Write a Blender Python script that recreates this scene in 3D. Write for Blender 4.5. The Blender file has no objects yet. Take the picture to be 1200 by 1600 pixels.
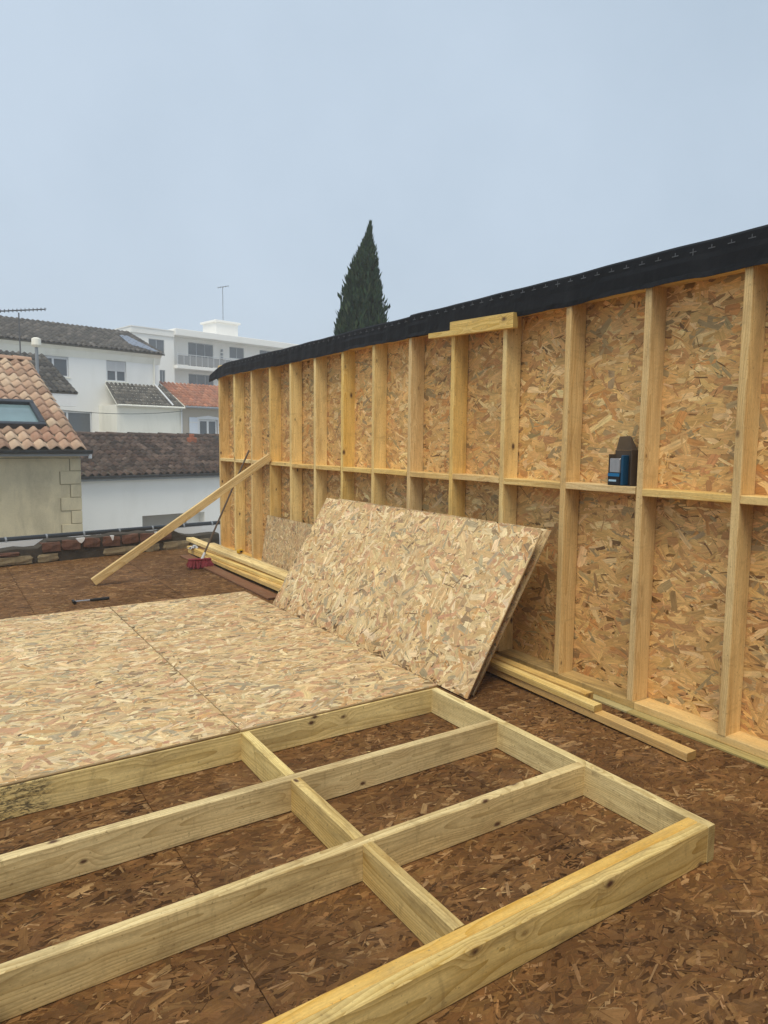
import bpy, math, random
import numpy as np
from mathutils import Matrix, Vector

S = bpy.context.scene
COL = S.collection
R = math.radians

# ------------------------------------------------------------------ camera
EYE = 1.624
cam_data = bpy.data.cameras.new('camera')
cam = bpy.data.objects.new('camera', cam_data)
COL.objects.link(cam)
_yaw, _pitch, _roll = .5773, .0999, -.010
_F = Vector((math.sin(_yaw) * math.cos(_pitch), math.cos(_yaw) * math.cos(_pitch), -math.sin(_pitch)))
_Rt = Vector((math.cos(_yaw), -math.sin(_yaw), 0))
_D = _F.cross(_Rt)
_r = _Rt * math.cos(_roll) + _D * math.sin(_roll)
_d = -_Rt * math.sin(_roll) + _D * math.cos(_roll)
_m = Matrix((_r, -_d, -_F)).transposed().to_4x4()
_m.translation = (0, 0, EYE)
cam.matrix_world = _m
cam_data.sensor_fit = 'VERTICAL'
cam_data.sensor_width = 36
cam_data.sensor_height = 36
cam_data.lens = 36 * 1087.8 / 1600
cam_data.clip_start = .05
cam_data.clip_end = 2000
S.camera = cam

# ------------------------------------------------------------------ sky, sun, exposure
SUN_FROM = Vector((-.34, -.33, .88)).normalized()
world = bpy.data.worlds.new('World')
S.world = world
world.use_nodes = True
wn, wl = world.node_tree.nodes, world.node_tree.links
wn.clear()
w_out = wn.new('ShaderNodeOutputWorld')
w_bg = wn.new('ShaderNodeBackground')
w_sky = wn.new('ShaderNodeTexSky')
w_sky.sky_type = 'NISHITA'
w_sky.sun_disc = False
w_sky.sun_elevation = math.asin(SUN_FROM.z)
w_sky.sun_rotation = math.atan2(SUN_FROM.x, SUN_FROM.y)
w_sky.air_density = 1.0
w_sky.dust_density = 4.0
w_mix = wn.new('ShaderNodeMix')
w_mix.data_type = 'RGBA'
w_mix.inputs[0].default_value = .90                      # even overcast layer over the clear sky
w_tc = wn.new('ShaderNodeTexCoord')
w_no = wn.new('ShaderNodeTexNoise')
w_no.inputs['Scale'].default_value = 1.6
w_no.inputs['Detail'].default_value = 5
w_no.inputs['Roughness'].default_value = .55
wl.new(w_tc.outputs['Generated'], w_no.inputs['Vector'])
w_cl = wn.new('ShaderNodeMix')
w_cl.data_type = 'RGBA'
w_cl.inputs[6].default_value = (3.30, 4.05, 4.86, 1)     # thicker cloud
w_cl.inputs[7].default_value = (4.00, 4.78, 5.65, 1)     # thinner cloud
w_mr = wn.new('ShaderNodeMapRange')
w_mr.inputs[1].default_value = .34
w_mr.inputs[2].default_value = .66
wl.new(w_no.outputs[0], w_mr.inputs[0])
wl.new(w_mr.outputs[0], w_cl.inputs[0])
wl.new(w_cl.outputs[2], w_mix.inputs[7])
wl.new(w_sky.outputs[0], w_mix.inputs[6])
wl.new(w_mix.outputs[2], w_bg.inputs[0])
w_bg.inputs[1].default_value = .1
wl.new(w_bg.outputs[0], w_out.inputs[0])

sun_data = bpy.data.lights.new('sun', 'SUN')
sun_data.energy = 1.5
sun_data.angle = R(30)
sun_data.color = (1, .91, .73)
sun = bpy.data.objects.new('sun', sun_data)
COL.objects.link(sun)
sun.rotation_euler = (-SUN_FROM).to_track_quat('-Z', 'Y').to_euler()

S.view_settings.view_transform = 'Standard'
S.view_settings.look = 'None'
S.view_settings.gamma = 1
S.view_settings.exposure = 0.60
S.view_settings.use_curve_mapping = False
S.render.engine = 'CYCLES'
S.cycles.use_denoising = True
try:
    S.cycles.denoiser = 'OPENIMAGEDENOISE'
    S.cycles.denoising_input_passes = 'RGB_ALBEDO_NORMAL'
    S.cycles.denoising_prefilter = 'ACCURATE'
except Exception:
    pass
S.cycles.max_bounces = 6
S.cycles.diffuse_bounces = 4
S.cycles.volume_bounces = 1
S.cycles.use_adaptive_sampling = False


# ------------------------------------------------------------------ node helpers
class NT:
    def __init__(self, name, rough=.8):
        self.m = bpy.data.materials.new(name)
        self.m.use_nodes = True
        self.t = self.m.node_tree
        self.t.nodes.clear()
        self.out = self.n('ShaderNodeOutputMaterial')
        self.b = self.n('ShaderNodeBsdfPrincipled')
        self.t.links.new(self.b.outputs[0], self.out.inputs[0])
        self.b.inputs['Roughness'].default_value = rough
        self.b.inputs['Specular IOR Level'].default_value = .3

    def n(self, typ, **kw):
        o = self.t.nodes.new(typ)
        for k, v in kw.items():
            setattr(o, k, v)
        return o

    def put(self, sock, v):
        if isinstance(v, bpy.types.NodeSocket):
            self.t.links.new(v, sock)
        else:
            if sock.type == 'RGBA' and len(v) == 3:
                v = tuple(v) + (1,)
            sock.default_value = v

    def math(self, op, a, b=None, c=None, clamp=False):
        o = self.n('ShaderNodeMath', operation=op, use_clamp=clamp)
        for i, v in enumerate((a, b, c)):
            if v is not None:
                self.put(o.inputs[i], v)
        return o.outputs[0]

    def vmath(self, op, a, b=None):
        o = self.n('ShaderNodeVectorMath', operation=op)
        self.put(o.inputs[0], a)
        if b is not None:
            self.put(o.inputs[1], b)
        return o.outputs[1] if op in ('LENGTH', 'DISTANCE') else o.outputs[0]

    def scale(self, v, s):
        return self.vmath('MULTIPLY', v, s)

    def mix(self, f, a, b, blend='MIX'):
        o = self.n('ShaderNodeMix', data_type='RGBA', blend_type=blend)
        self.put(o.inputs[0], f)
        self.put(o.inputs[6], a)
        self.put(o.inputs[7], b)
        return o.outputs[2]

    def noise(self, v, scale=1, detail=3, rough=.55, dist=0.):
        o = self.n('ShaderNodeTexNoise')
        self.put(o.inputs['Vector'], v)
        o.inputs['Scale'].default_value = scale
        o.inputs['Detail'].default_value = detail
        o.inputs['Roughness'].default_value = rough
        o.inputs['Distortion'].default_value = dist
        return o.outputs[0]

    def rng(self, v, a, b, c=0., d=1.):
        o = self.n('ShaderNodeMapRange')
        o.clamp = True
        self.put(o.inputs[0], v)
        for i, q in enumerate((a, b, c, d)):
            o.inputs[1 + i].default_value = q
        return o.outputs[0]

    def obj(self):
        return self.n('ShaderNodeTexCoord').outputs['Object']

    def pos(self):
        return self.n('ShaderNodeNewGeometry').outputs['Position']

    def rand(self):
        return self.n('ShaderNodeObjectInfo').outputs['Random']

    def bump(self, h, strength=.3, dist=.002):
        o = self.n('ShaderNodeBump')
        o.inputs['Strength'].default_value = strength
        o.inputs['Distance'].default_value = dist
        self.put(o.inputs['Height'], h)
        self.t.links.new(o.outputs[0], self.b.inputs['Normal'])

    def col(self, c):
        self.put(self.b.inputs['Base Color'], c)

    def rough(self, v):
        self.put(self.b.inputs['Roughness'], v)


def m_plain(name, col, rough=.7, var=.12, scale=6., bump=.0, metal=0., spec=.3, dirt=None, fine=60., world=False):
    """a painted, rendered or moulded surface with blotches, fine grain and a little relief"""
    t = NT(name, rough)
    v = t.pos() if world else t.obj()
    n1 = t.noise(v, scale, 5, .6)
    n2 = t.noise(v, fine, 3, .6)
    k = t.math('ADD', t.math('MULTIPLY', t.math('SUBTRACT', n1, .5), 2 * var), t.math('MULTIPLY', t.math('SUBTRACT', n2, .5), var))
    k = t.math('ADD', k, 1.)
    c = t.mix(1., col, t.n('ShaderNodeCombineColor').outputs[0], 'MIX')
    mul = t.n('ShaderNodeVectorMath', operation='SCALE')
    mul.inputs[0].default_value = col
    t.put(mul.inputs['Scale'], k)
    c = mul.outputs[0]
    if dirt:
        st = t.noise(t.scale(v, (1.2, 1.2, .35)), scale * .7, 6, .65, .3)
        c = t.mix(t.rng(st, .5, .78, 0, dirt[1]), c, dirt[0])
    t.col(c)
    t.b.inputs['Metallic'].default_value = metal
    t.b.inputs['Specular IOR Level'].default_value = spec
    if bump:
        t.bump(n2, bump, .004)
    return t.m


def m_wood(name, early, late, stain=(.25, .2, .12), knots=.55, stain_amt=.45, grey=0., smear=None):
    """sawn softwood: real rings round an off-centre pith, fibres, knots, stains; local x is the length"""
    t = NT(name, .72)
    o = t.obj()
    rn = t.rand()
    sh = t.n('ShaderNodeCombineXYZ')
    t.put(sh.inputs[0], t.math('MULTIPLY', rn, 37.1))
    t.put(sh.inputs[1], t.math('MULTIPLY', rn, 11.3))
    t.put(sh.inputs[2], t.math('MULTIPLY', rn, 5.7))
    v = t.vmath('ADD', o, sh.outputs[0])
    # knots
    kv = t.vmath('ADD', t.scale(v, (4.6, 8., 8.)), t.scale(t.n('ShaderNodeTexNoise').outputs[1], (0, 0, 0)))
    vo = t.n('ShaderNodeTexVoronoi', feature='F1')
    t.put(vo.inputs['Vector'], kv)
    vo.inputs['Scale'].default_value = 1.
    vo.inputs['Randomness'].default_value = 1.
    kd = vo.outputs['Distance']
    sep = t.n('ShaderNodeSeparateColor')
    t.put(sep.inputs[0], vo.outputs['Color'])
    keep = t.math('GREATER_THAN', sep.outputs[0], 1. - knots)
    size = t.math('MULTIPLY_ADD', sep.outputs[1], .10, .08)
    kn = t.noise(v, 60, 2)
    kd2 = t.math('ADD', kd, t.math('MULTIPLY', t.math('SUBTRACT', kn, .5), .05))
    core = t.math('MULTIPLY', keep, t.math('SUBTRACT', 1., t.math('DIVIDE', kd2, size), clamp=True))
    halo = t.math('MULTIPLY', keep, t.math('SUBTRACT', 1., t.math('DIVIDE', kd, .46), clamp=True))
    # rings
    w1 = t.noise(t.scale(v, (1.1, 6., 6.)), 1., 2, .5)
    sp = t.n('ShaderNodeSeparateXYZ')
    t.put(sp.inputs[0], o)
    cy = t.math('MULTIPLY_ADD', rn, .16, -.08)
    cz = t.math('MULTIPLY_ADD', t.math('FRACT', t.math('MULTIPLY', rn, 7.77)), .14, -.10)
    dy = t.math('SUBTRACT', sp.outputs[1], cy)
    dz = t.math('SUBTRACT', sp.outputs[2], cz)
    rad = t.math('SQRT', t.math('ADD', t.math('MULTIPLY', dy, dy), t.math('MULTIPLY', dz, dz)))
    rad = t.math('ADD', rad, t.math('MULTIPLY', w1, .075))
    rad = t.math('ADD', rad, t.math('MULTIPLY', t.math('MULTIPLY', halo, halo), .03))
    ring = t.math('FRACT', t.math('MULTIPLY', rad, 105.))
    ring = t.math('POWER', ring, 2.2)
    fib = t.noise(t.scale(v, (5., 170., 170.)), 1., 3, .6)
    fl = t.noise(t.scale(v, (1.2, 22., 22.)), 1., 4, .6)
    fl2 = t.noise(t.scale(v, (.9, 7., 7.)), 1., 5, .62, .5)
    k = t.math('ADD', t.math('MULTIPLY', ring, .62), t.math('ADD', t.math('MULTIPLY', t.math('SUBTRACT', fl, .42), 1.3), t.math('MULTIPLY', t.math('SUBTRACT', fl2, .45), 1.5)), clamp=True)
    c = t.mix(k, early, late)
    f1 = t.math('MULTIPLY_ADD', fib, .5, .75)
    sc = t.n('ShaderNodeVectorMath', operation='SCALE')
    t.put(sc.inputs[0], c)
    t.put(sc.inputs['Scale'], f1)
    c = sc.outputs[0]
    # each timber a little different
    r2 = t.math('FRACT', t.math('MULTIPLY', rn, 13.37))
    r3 = t.math('FRACT', t.math('MULTIPLY', rn, 29.1))
    hs = t.n('ShaderNodeHueSaturation')
    t.put(hs.inputs['Hue'], t.math('MULTIPLY_ADD', r2, .012, .494))
    t.put(hs.inputs['Saturation'], t.math('MULTIPLY_ADD', r3, .20, .88))
    t.put(hs.inputs['Value'], t.math('MULTIPLY_ADD', r2, .20, .88))
    t.put(hs.inputs['Color'], c)
    c = hs.outputs[0]
    if grey:
        g = t.noise(t.scale(v, (.8, 3, 3)), 1.6, 4, .6)
        c = t.mix(t.rng(g, .42, .7, 0, grey), c, (.30, .25, .17))
    s1 = t.noise(t.scale(v, (1.3, 5, 5)), 2.2, 6, .68, .4)
    c = t.mix(t.rng(s1, .50, .72, 0, stain_amt), c, stain)
    s6 = t.noise(t.scale(v, (9., 3., 3.)), 1.5, 5, .7, .8)
    c = t.mix(t.rng(s6, .56, .74, 0, stain_amt * .7), c, stain)
    sp3 = t.noise(t.scale(v, (60., 140., 140.)), 1., 3, .7)
    sc3 = t.n('ShaderNodeVectorMath', operation='SCALE')
    t.put(sc3.inputs[0], c)
    t.put(sc3.inputs['Scale'], t.math('MULTIPLY_ADD', sp3, .5, .75))
    c = sc3.outputs[0]
    sp2 = t.noise(v, 75, 2, .5)
    c = t.mix(t.rng(sp2, .66, .74, 0, .6), c, stain)
    c = t.mix(t.math('MULTIPLY', halo, .22), c, (.40, .23, .09))
    c = t.mix(t.math('MULTIPLY', core, 1.6, clamp=True), c, (.11, .055, .028))
    if smear:                                   # dark rubbed-in dirt on one stretch of the board
        dx = t.math('SUBTRACT', sp.outputs[0], smear[0])
        a = t.math('SUBTRACT', 1., t.math('DIVIDE', t.math('ABSOLUTE', dx), smear[1]), clamp=True)
        hatch = t.noise(t.scale(o, (26., 60., 90.)), 1., 5, .75, 1.2)
        hit = t.math('MULTIPLY', t.rng(a, 0., .35), t.rng(hatch, .47, .57))
        c = t.mix(t.math('MULTIPLY', hit, .85), c, (.05, .042, .034))
    nx = t.n('ShaderNodeSeparateXYZ')
    t.put(nx.inputs[0], t.n('ShaderNodeTexCoord').outputs['Normal'])
    endg = t.rng(t.math('ABSOLUTE', nx.outputs[0]), .8, .95)
    c = t.mix(t.math('MULTIPLY', endg, .6), c, tuple(q * .42 for q in late))     # end grain is darker
    t.col(c)
    hgt = t.math('ADD', t.math('MULTIPLY', fib, .7), t.math('MULTIPLY', ring, .25))
    t.bump(hgt, .35, .0015)
    return t.m


def m_osb(name, tint, stain_col, stain_amt, rough=.72, wet=False):
    """strand board: every strand is geometry with its own colour and its own grain direction"""
    t = NT(name, rough)
    ca = t.n('ShaderNodeAttribute', attribute_name='strand')
    fa = t.n('ShaderNodeAttribute', attribute_name='fuv')
    c = t.mix(1., ca.outputs['Color'], tint, 'MULTIPLY')
    fv = fa.outputs['Vector']
    g = t.noise(t.scale(fv, (12., 190., 9.)), 1., 3, .65)
    g2 = t.noise(t.scale(fv, (16., 85., 5.)), 1., 3, .65)
    f = t.math('ADD', t.math('MULTIPLY', g, .75), t.math('MULTIPLY_ADD', g2, .9, .175))
    sc = t.n('ShaderNodeVectorMath', operation='SCALE')
    t.put(sc.inputs[0], c)
    t.put(sc.inputs['Scale'], f)
    c = sc.outputs[0]
    v = t.pos()
    orn = t.rand()
    sc2 = t.n('ShaderNodeVectorMath', operation='SCALE')
    t.put(sc2.inputs[0], c)
    sp4 = t.noise(v, 210., 3, .7)
    t.put(sc2.inputs['Scale'], t.math('ADD', t.math('MULTIPLY_ADD', orn, .14, .68), t.math('MULTIPLY', sp4, .5)))
    c = sc2.outputs[0]
    s1 = t.noise(v, 1.7, 6, .65, .4)
    s2 = t.noise(v, 9., 5, .65)
    if wet:
        k = t.math('ADD', t.math('MULTIPLY', s1, .62), t.math('MULTIPLY', s2, .38))
        c = t.mix(t.rng(k, .40, .62, 0, stain_amt), c, stain_col)
        s4 = t.noise(v, 2.6, 7, .7, .6)
        c = t.mix(t.rng(s4, .54, .74, 0, .42), c, (.27, .165, .090))      # dried grey dust
        s5 = t.noise(v, 55., 3, .7)
        c = t.mix(t.rng(s5, .60, .74, 0, .5), c, (.075, .045, .028))
        t.rough(t.rng(s1, .3, .7, .6, .9))
        t.b.inputs['Specular IOR Level'].default_value = .16
    else:
        k = t.math('ADD', t.math('MULTIPLY', s1, .5), t.math('MULTIPLY', s2, .5))
        c = t.mix(t.rng(k, .50, .70, 0, stain_amt), c, stain_col)
    t.col(c)
    t.bump(t.math('ADD', g, t.math('MULTIPLY', t.noise(v, 140., 2), .8)), .4, .0015)
    return t.m


def m_glass(name, col=(.05, .06, .07), rough=.08):
    t = NT(name, rough)
    v = t.obj()
    n = t.noise(v, 1.4, 3)
    t.col(t.mix(n, col, tuple(min(1, q * 2.2) for q in col)))
    t.b.inputs['Specular IOR Level'].default_value = .6
    return t.m


def m_tile(name, attr=True, base=(.3, .15, .09), moss=(.05, .05, .04), moss_amt=.4, pale=(.5, .4, .3), pale_amt=.3, spread=.9):
    """clay tile: random colour per tile, blotches, lichen"""
    t = NT(name, .85)
    o = t.obj()
    rn = t.rand()
    w = t.pos()
    if attr:
        a = t.n('ShaderNodeAttribute', attribute_name='strand')
        c = a.outputs['Color']
    else:
        c = t.mix(t.math('MULTIPLY', rn, spread), base, pale)
        r2 = t.math('FRACT', t.math('MULTIPLY', rn, 17.3))
        c = t.mix(t.math('MULTIPLY', t.math('GREATER_THAN', r2, .78), .6), c, tuple(q * .55 for q in base))
    n1 = t.noise(w, 9., 6, .7)
    n2 = t.noise(w, 2.2, 5, .65)
    n3 = t.noise(w, 38., 4, .7)
    c = t.mix(t.rng(n1, .45, .75, 0, pale_amt), c, pale)
    c = t.mix(t.rng(n2, .38, .62, 0, moss_amt), c, moss)
    c = t.mix(t.rng(n3, .5, .75, 0, moss_amt), c, moss)
    t.col(c)
    t.bump(n3, .5, .01)
    return t.m


# ------------------------------------------------------------------ mesh helpers
def tag(o, label=None, cat=None, group=None, kind=None):
    if label:
        o['label'] = label
    if cat:
        o['category'] = cat
    if group:
        o['group'] = group
    if kind:
        o['kind'] = kind
    return o


def link(o, parent=None):
    COL.objects.link(o)
    if parent is not None:
        o.parent = parent
        o.matrix_parent_inverse = parent_inv(parent)
    return o


_PM = {}


def parent_inv(p):
    return _PM[p.name].inverted() if p.name in _PM else Matrix.Identity(4)


def place(o, M):
    """world matrix M, also when the object is a child"""
    _PM[o.name] = M.copy()
    if o.parent is not None:
        o.matrix_parent_inverse = _PM.get(o.parent.name, Matrix.Identity(4)).inverted()
    o.matrix_basis = M
    return o


def empty(name, loc=(0, 0, 0), rz=0.):
    o = bpy.data.objects.new(name, None)
    o.empty_display_size = .2
    COL.objects.link(o)
    place(o, Matrix.Translation(loc) @ Matrix.Rotation(rz, 4, 'Z'))
    return o


class MB:
    def __init__(self):
        self.v, self.f, self.mi = [], [], []

    def add(self, vs, fs, mi=0):
        k = len(self.v)
        self.v += [tuple(p) for p in vs]
        self.f += [tuple(i + k for i in q) for q in fs]
        self.mi += [mi] * len(fs)
        return self

    def box(self, x0, x1, y0, y1, z0, z1, mi=0):
        return self.add([(x, y, z) for z in (z0, z1) for y in (y0, y1) for x in (x0, x1)],
                        [(0, 2, 3, 1), (4, 5, 7, 6), (0, 1, 5, 4), (2, 6, 7, 3), (0, 4, 6, 2), (1, 3, 7, 5)], mi)

    def bevbox(self, x0, x1, y0, y1, z0, z1, b=.01, mi=0):
        """box with chamfered vertical and horizontal edges"""
        xs, ys, zs = (x0, x1), (y0, y1), (z0, z1)
        vs, idx = [], {}
        for i in (0, 1):
            for j in (0, 1):
                for k in (0, 1):
                    for ax in range(3):
                        p = [xs[i], ys[j], zs[k]]
                        for a2, s in ((0, i), (1, j), (2, k)):
                            if a2 != ax:
                                p[a2] += b if s == 0 else -b
                        idx[i, j, k, ax] = len(vs)
                        vs.append(p)
        q = idx
        fs = []
        for s in (0, 1):
            fs.append([q[s, 0, 0, 0], q[s, 1, 0, 0], q[s, 1, 1, 0], q[s, 0, 1, 0]][::1 if s else -1])
            fs.append([q[0, s, 0, 1], q[0, s, 1, 1], q[1, s, 1, 1], q[1, s, 0, 1]][::1 if s else -1])
            fs.append([q[0, 0, s, 2], q[1, 0, s, 2], q[1, 1, s, 2], q[0, 1, s, 2]][::1 if s else -1])
        for a in (0, 1):
            for c in (0, 1):
                fs.append([q[a, c, 0, 0], q[a, c, 1, 0], q[a, c, 1, 1], q[a, c, 0, 1]][::1 if a != c else -1])
                fs.append([q[a, 0, c, 0], q[a, 1, c, 0], q[a, 1, c, 2], q[a, 0, c, 2]][::-1 if a != c else 1])
                fs.append([q[0, a, c, 1], q[1, a, c, 1], q[1, a, c, 2], q[0, a, c, 2]][::1 if a != c else -1])
        for i in (0, 1):
            for j in (0, 1):
                for k in (0, 1):
                    fs.append([q[i, j, k, 0], q[i, j, k, 1], q[i, j, k, 2]][::1 if (i + j + k) % 2 else -1])
        return self.add(vs, fs, mi)

    def tube(self, p0, p1, r0, r1=None, n=8, mi=0):
        r1 = r0 if r1 is None else r1
        p0, p1 = Vector(p0), Vector(p1)
        d = (p1 - p0).normalized()
        a = d.orthogonal().normalized()
        b = d.cross(a)
        vs = []
        for p, r in ((p0, r0), (p1, r1)):
            for i in range(n):
                t = 2 * math.pi * i / n
                vs.append(p + a * (r * math.cos(t)) + b * (r * math.sin(t)))
        fs = [(i, (i + 1) % n, n + (i + 1) % n, n + i) for i in range(n)]
        fs += [tuple(range(n))[::-1], tuple(range(n, 2 * n))]
        return self.add(vs, fs, mi)

    def extrude(self, prof, axis, a, b, mi=0):
        """prof: 2-D outline; axis 'x','y' or 'z'; from a to b"""
        n = len(prof)
        def P(p, t):
            return {'x': (t, p[0], p[1]), 'y': (p[0], t, p[1]), 'z': (p[0], p[1], t)}[axis]
        vs = [P(p, a) for p in prof] + [P(p, b) for p in prof]
        fs = [(i, (i + 1) % n, n + (i + 1) % n, n + i) for i in range(n)] + [tuple(range(n))[::-1], tuple(range(n, 2 * n))]
        return self.add(vs, fs, mi)

    def mesh(self, name, mats, smooth=False):
        me = bpy.data.meshes.new(name)
        me.from_pydata(self.v, [], self.f)
        for m in (mats if isinstance(mats, (list, tuple)) else [mats]):
            me.materials.append(m)
        if any(self.mi):
            me.polygons.foreach_set('material_index', self.mi)
        if smooth:
            me.polygons.foreach_set('use_smooth', [True] * len(me.polygons))
        me.update()
        return me

    def build(self, name, mats, parent=None, M=None, smooth=False):
        o = bpy.data.objects.new(name, self.mesh(name, mats, smooth))
        link(o, parent)
        if M is None:
            M = _PM.get(parent.name, Matrix.Identity(4)) if parent is not None else Matrix.Identity(4)
        return place(o, M)


def instance(name, me, parent, M):
    o = bpy.data.objects.new(name, me)
    link(o, parent)
    return place(o, M)


_trs = random.Random(5)


def timber(name, p0, p1, w, t, mat, parent=None, up=(0, 0, 1), warp=.0012, ch=.0035, seed=None):
    """sawn timber from p0 to p1 (centre line), w across, t along 'up'; chamfered, slightly bowed, local x = length"""
    p0, p1 = Vector(p0), Vector(p1)
    L = (p1 - p0).length
    x = (p1 - p0).normalized()
    z = Vector(up)
    z = (z - x * z.dot(x)).normalized()
    y = z.cross(x)
    rr = random.Random(seed if seed is not None else _trs.random())
    n = max(2, int(L / .45))
    a, b = w / 2, t / 2
    sec = [(-a + ch, -b), (a - ch, -b), (a, -b + ch), (a, b - ch), (a - ch, b), (-a + ch, b), (-a, b - ch), (-a, -b + ch)]
    ph = [rr.uniform(0, 6.28) for _ in range(4)]
    vs = []
    for i in range(n + 1):
        u = i / n
        e = math.sin(math.pi * u)
        oy = warp * e * (math.sin(3 * u + ph[0]) + .5 * math.sin(9 * u + ph[1]))
        oz = .5 * warp * e * (math.sin(4 * u + ph[2]) + .5 * math.sin(11 * u + ph[3]))
        for q in sec:
            jx = rr.uniform(-.0006, .0006)
            vs.append((-L / 2 + L * u, q[0] + oy + jx, q[1] + oz + jx * .5))
    fs = []
    for i in range(n):
        for k in range(8):
            k2 = (k + 1) % 8
            fs.append((i * 8 + k, i * 8 + k2, i * 8 + 8 + k2, i * 8 + 8 + k))
    fs.append(tuple(range(8))[::-1])
    fs.append(tuple(range(n * 8, n * 8 + 8)))
    M = Matrix((x, y, z)).transposed().to_4x4()
    M.translation = (p0 + p1) / 2
    m = MB().add(vs, [f[::-1] for f in fs])
    return m.build(name, mat, parent, M)


def strand_mesh(name, lx, ly, th, mat, palette, seed, per=3.0, spread=34, size=1., lift=.0011, core=(.38, .26, .14), soft=.30, bigf=.36, darkf=.34):
    """strand board lx by ly, top face at z = 0: a slab with thousands of overlapping wood strands on its face"""
    g = np.random.default_rng(seed)
    cols = np.array([p[1] for p in palette]); wts = np.array([p[0] for p in palette], float); wts /= wts.sum()
    area = lx * ly
    n = int(per * area / (.00118 * size * size))
    kind = g.random(n)
    big = kind < bigf
    sliver = kind > .70                                     # thin splinters, often dark or very pale
    L = np.where(big, np.clip(g.lognormal(np.log(.095), .32, n), .045, .17), np.where(sliver, np.clip(g.lognormal(np.log(.045), .45, n), .015, .12), np.clip(g.lognormal(np.log(.06), .35, n), .02, .12))) * size
    W = np.where(big, np.clip(g.lognormal(np.log(.025), .38, n), .010, .05), np.where(sliver, np.clip(g.lognormal(np.log(.0036), .4, n), .002, .008), np.clip(g.lognormal(np.log(.011), .4, n), .004, .024))) * size
    W = np.minimum(W, L * .55)
    ang = np.radians(np.where(g.random(n) < .2, g.uniform(-90, 90, n), g.normal(0, spread, n)))
    cx, cy = g.uniform(-lx / 2, lx / 2, n), g.uniform(-ly / 2, ly / 2, n)
    U = lambda a, b: g.uniform(a, b, n)
    q = 8
    bend = U(-.06, .06) * W
    px = np.stack([-L / 2, -L * U(.36, .50), L * U(-.2, .2), L * U(.36, .50), L / 2, L * U(.36, .50), L * U(-.2, .2), -L * U(.36, .50)], 1)
    py = np.stack([W * U(-.42, .42), -W / 2 * U(.7, 1.05), -W / 2 * U(.85, 1.05), -W / 2 * U(.7, 1.05), W * U(-.42, .42), W / 2 * U(.7, 1.05), W / 2 * U(.85, 1.05), W / 2 * U(.7, 1.05)], 1)
    py[:, 2] += bend; py[:, 6] += bend
    c, s = np.cos(ang)[:, None], np.sin(ang)[:, None]
    X = cx[:, None] + px * c - py * s
    Y = cy[:, None] + px * s + py * c
    Z = .0002 + U(.1, 1)[:, None] * lift + px * (U(-1, 1) * lift * .5 / L)[:, None] + py * (U(-1, 1) * lift * .5 / W)[:, None]
    Z = np.maximum(Z, .0001)
    X = np.clip(X, -lx / 2, lx / 2); Y = np.clip(Y, -ly / 2, ly / 2)
    fv = np.stack([X, Y, Z], 2).reshape(-1, 3)
    uv = np.stack([px + g.uniform(0, 40, n)[:, None], py + g.uniform(0, 40, n)[:, None], np.repeat(g.uniform(0, 40, n)[:, None], q, 1)], 2).reshape(-1, 3)
    pick = g.choice(len(cols), n, p=wts)
    mean = (cols * wts[:, None]).sum(0)
    lum = cols[pick].sum(1) / mean.sum()
    # broad strands keep to the middle tones, splinters carry the lights, the darks and painted shadow cracks
    keep = np.where(big, soft + .25 * (lum < .6), np.where(sliver, 0., soft * .6))[:, None]
    cc = cols[pick] * (1 - keep) + mean * keep
    sd = g.random(n)
    cc = np.where((sliver & (sd < darkf))[:, None], mean * np.array([.34, .30, .27]), cc)  # dark slivers double as shadow cracks between strands, painted into the colour
    cc = np.where((sliver & (sd > .80))[:, None], np.minimum(mean * np.array([1.35, 1.4, 1.5]), .85), cc)
    cc = cc * g.normal(1, .09, n)[:, None] * (1 + g.normal(0, .02, (n, 3)))
    cc = np.repeat(cc, q, 0) * g.normal(1, .06, n * q)[:, None]
    cc = np.clip(cc, .01, .9)
    cv = np.concatenate([cc, np.ones((n * q, 1))], 1)
    a, b = lx / 2, ly / 2
    bv = np.array([(x, y, z) for z in (-th, 0) for y in (-b, b) for x in (-a, a)])
    bf = [(0, 2, 3, 1), (4, 5, 7, 6), (0, 1, 5, 4), (2, 6, 7, 3), (0, 4, 6, 2), (1, 3, 7, 5)]
    verts = np.concatenate([bv, fv])
    nl = len(bf) * 4 + n * q
    me = bpy.data.meshes.new(name)
    me.vertices.add(len(verts)); me.vertices.foreach_set('co', verts.astype(np.float32).ravel())
    me.loops.add(nl)
    me.loops.foreach_set('vertex_index', np.concatenate([np.array(bf).ravel(), np.arange(n * q) + 8]).astype(np.int32))
    me.polygons.add(len(bf) + n)
    me.polygons.foreach_set('loop_start', np.concatenate([np.arange(len(bf)) * 4, len(bf) * 4 + np.arange(n) * q]).astype(np.int32))
    me.polygons.foreach_set('loop_total', np.concatenate([np.full(len(bf), 4), np.full(n, q)]).astype(np.int32))
    me.materials.append(mat)
    me.update(calc_edges=True)
    at = me.attributes.new('strand', 'FLOAT_COLOR', 'POINT')
    at.data.foreach_set('color', np.concatenate([np.tile(np.array(list(core) + [1.]), (8, 1)), cv]).astype(np.float32).ravel())
    au = me.attributes.new('fuv', 'FLOAT_VECTOR', 'POINT')
    au.data.foreach_set('vector', np.concatenate([bv * [1, 1, 6], uv]).astype(np.float32).ravel())
    return me


def frame_matrix(x, y, loc):
    x, y = Vector(x).normalized(), Vector(y).normalized()
    z = x.cross(y)
    M = Matrix((x, y, z)).transposed().to_4x4()
    M.translation = loc
    return M


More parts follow.
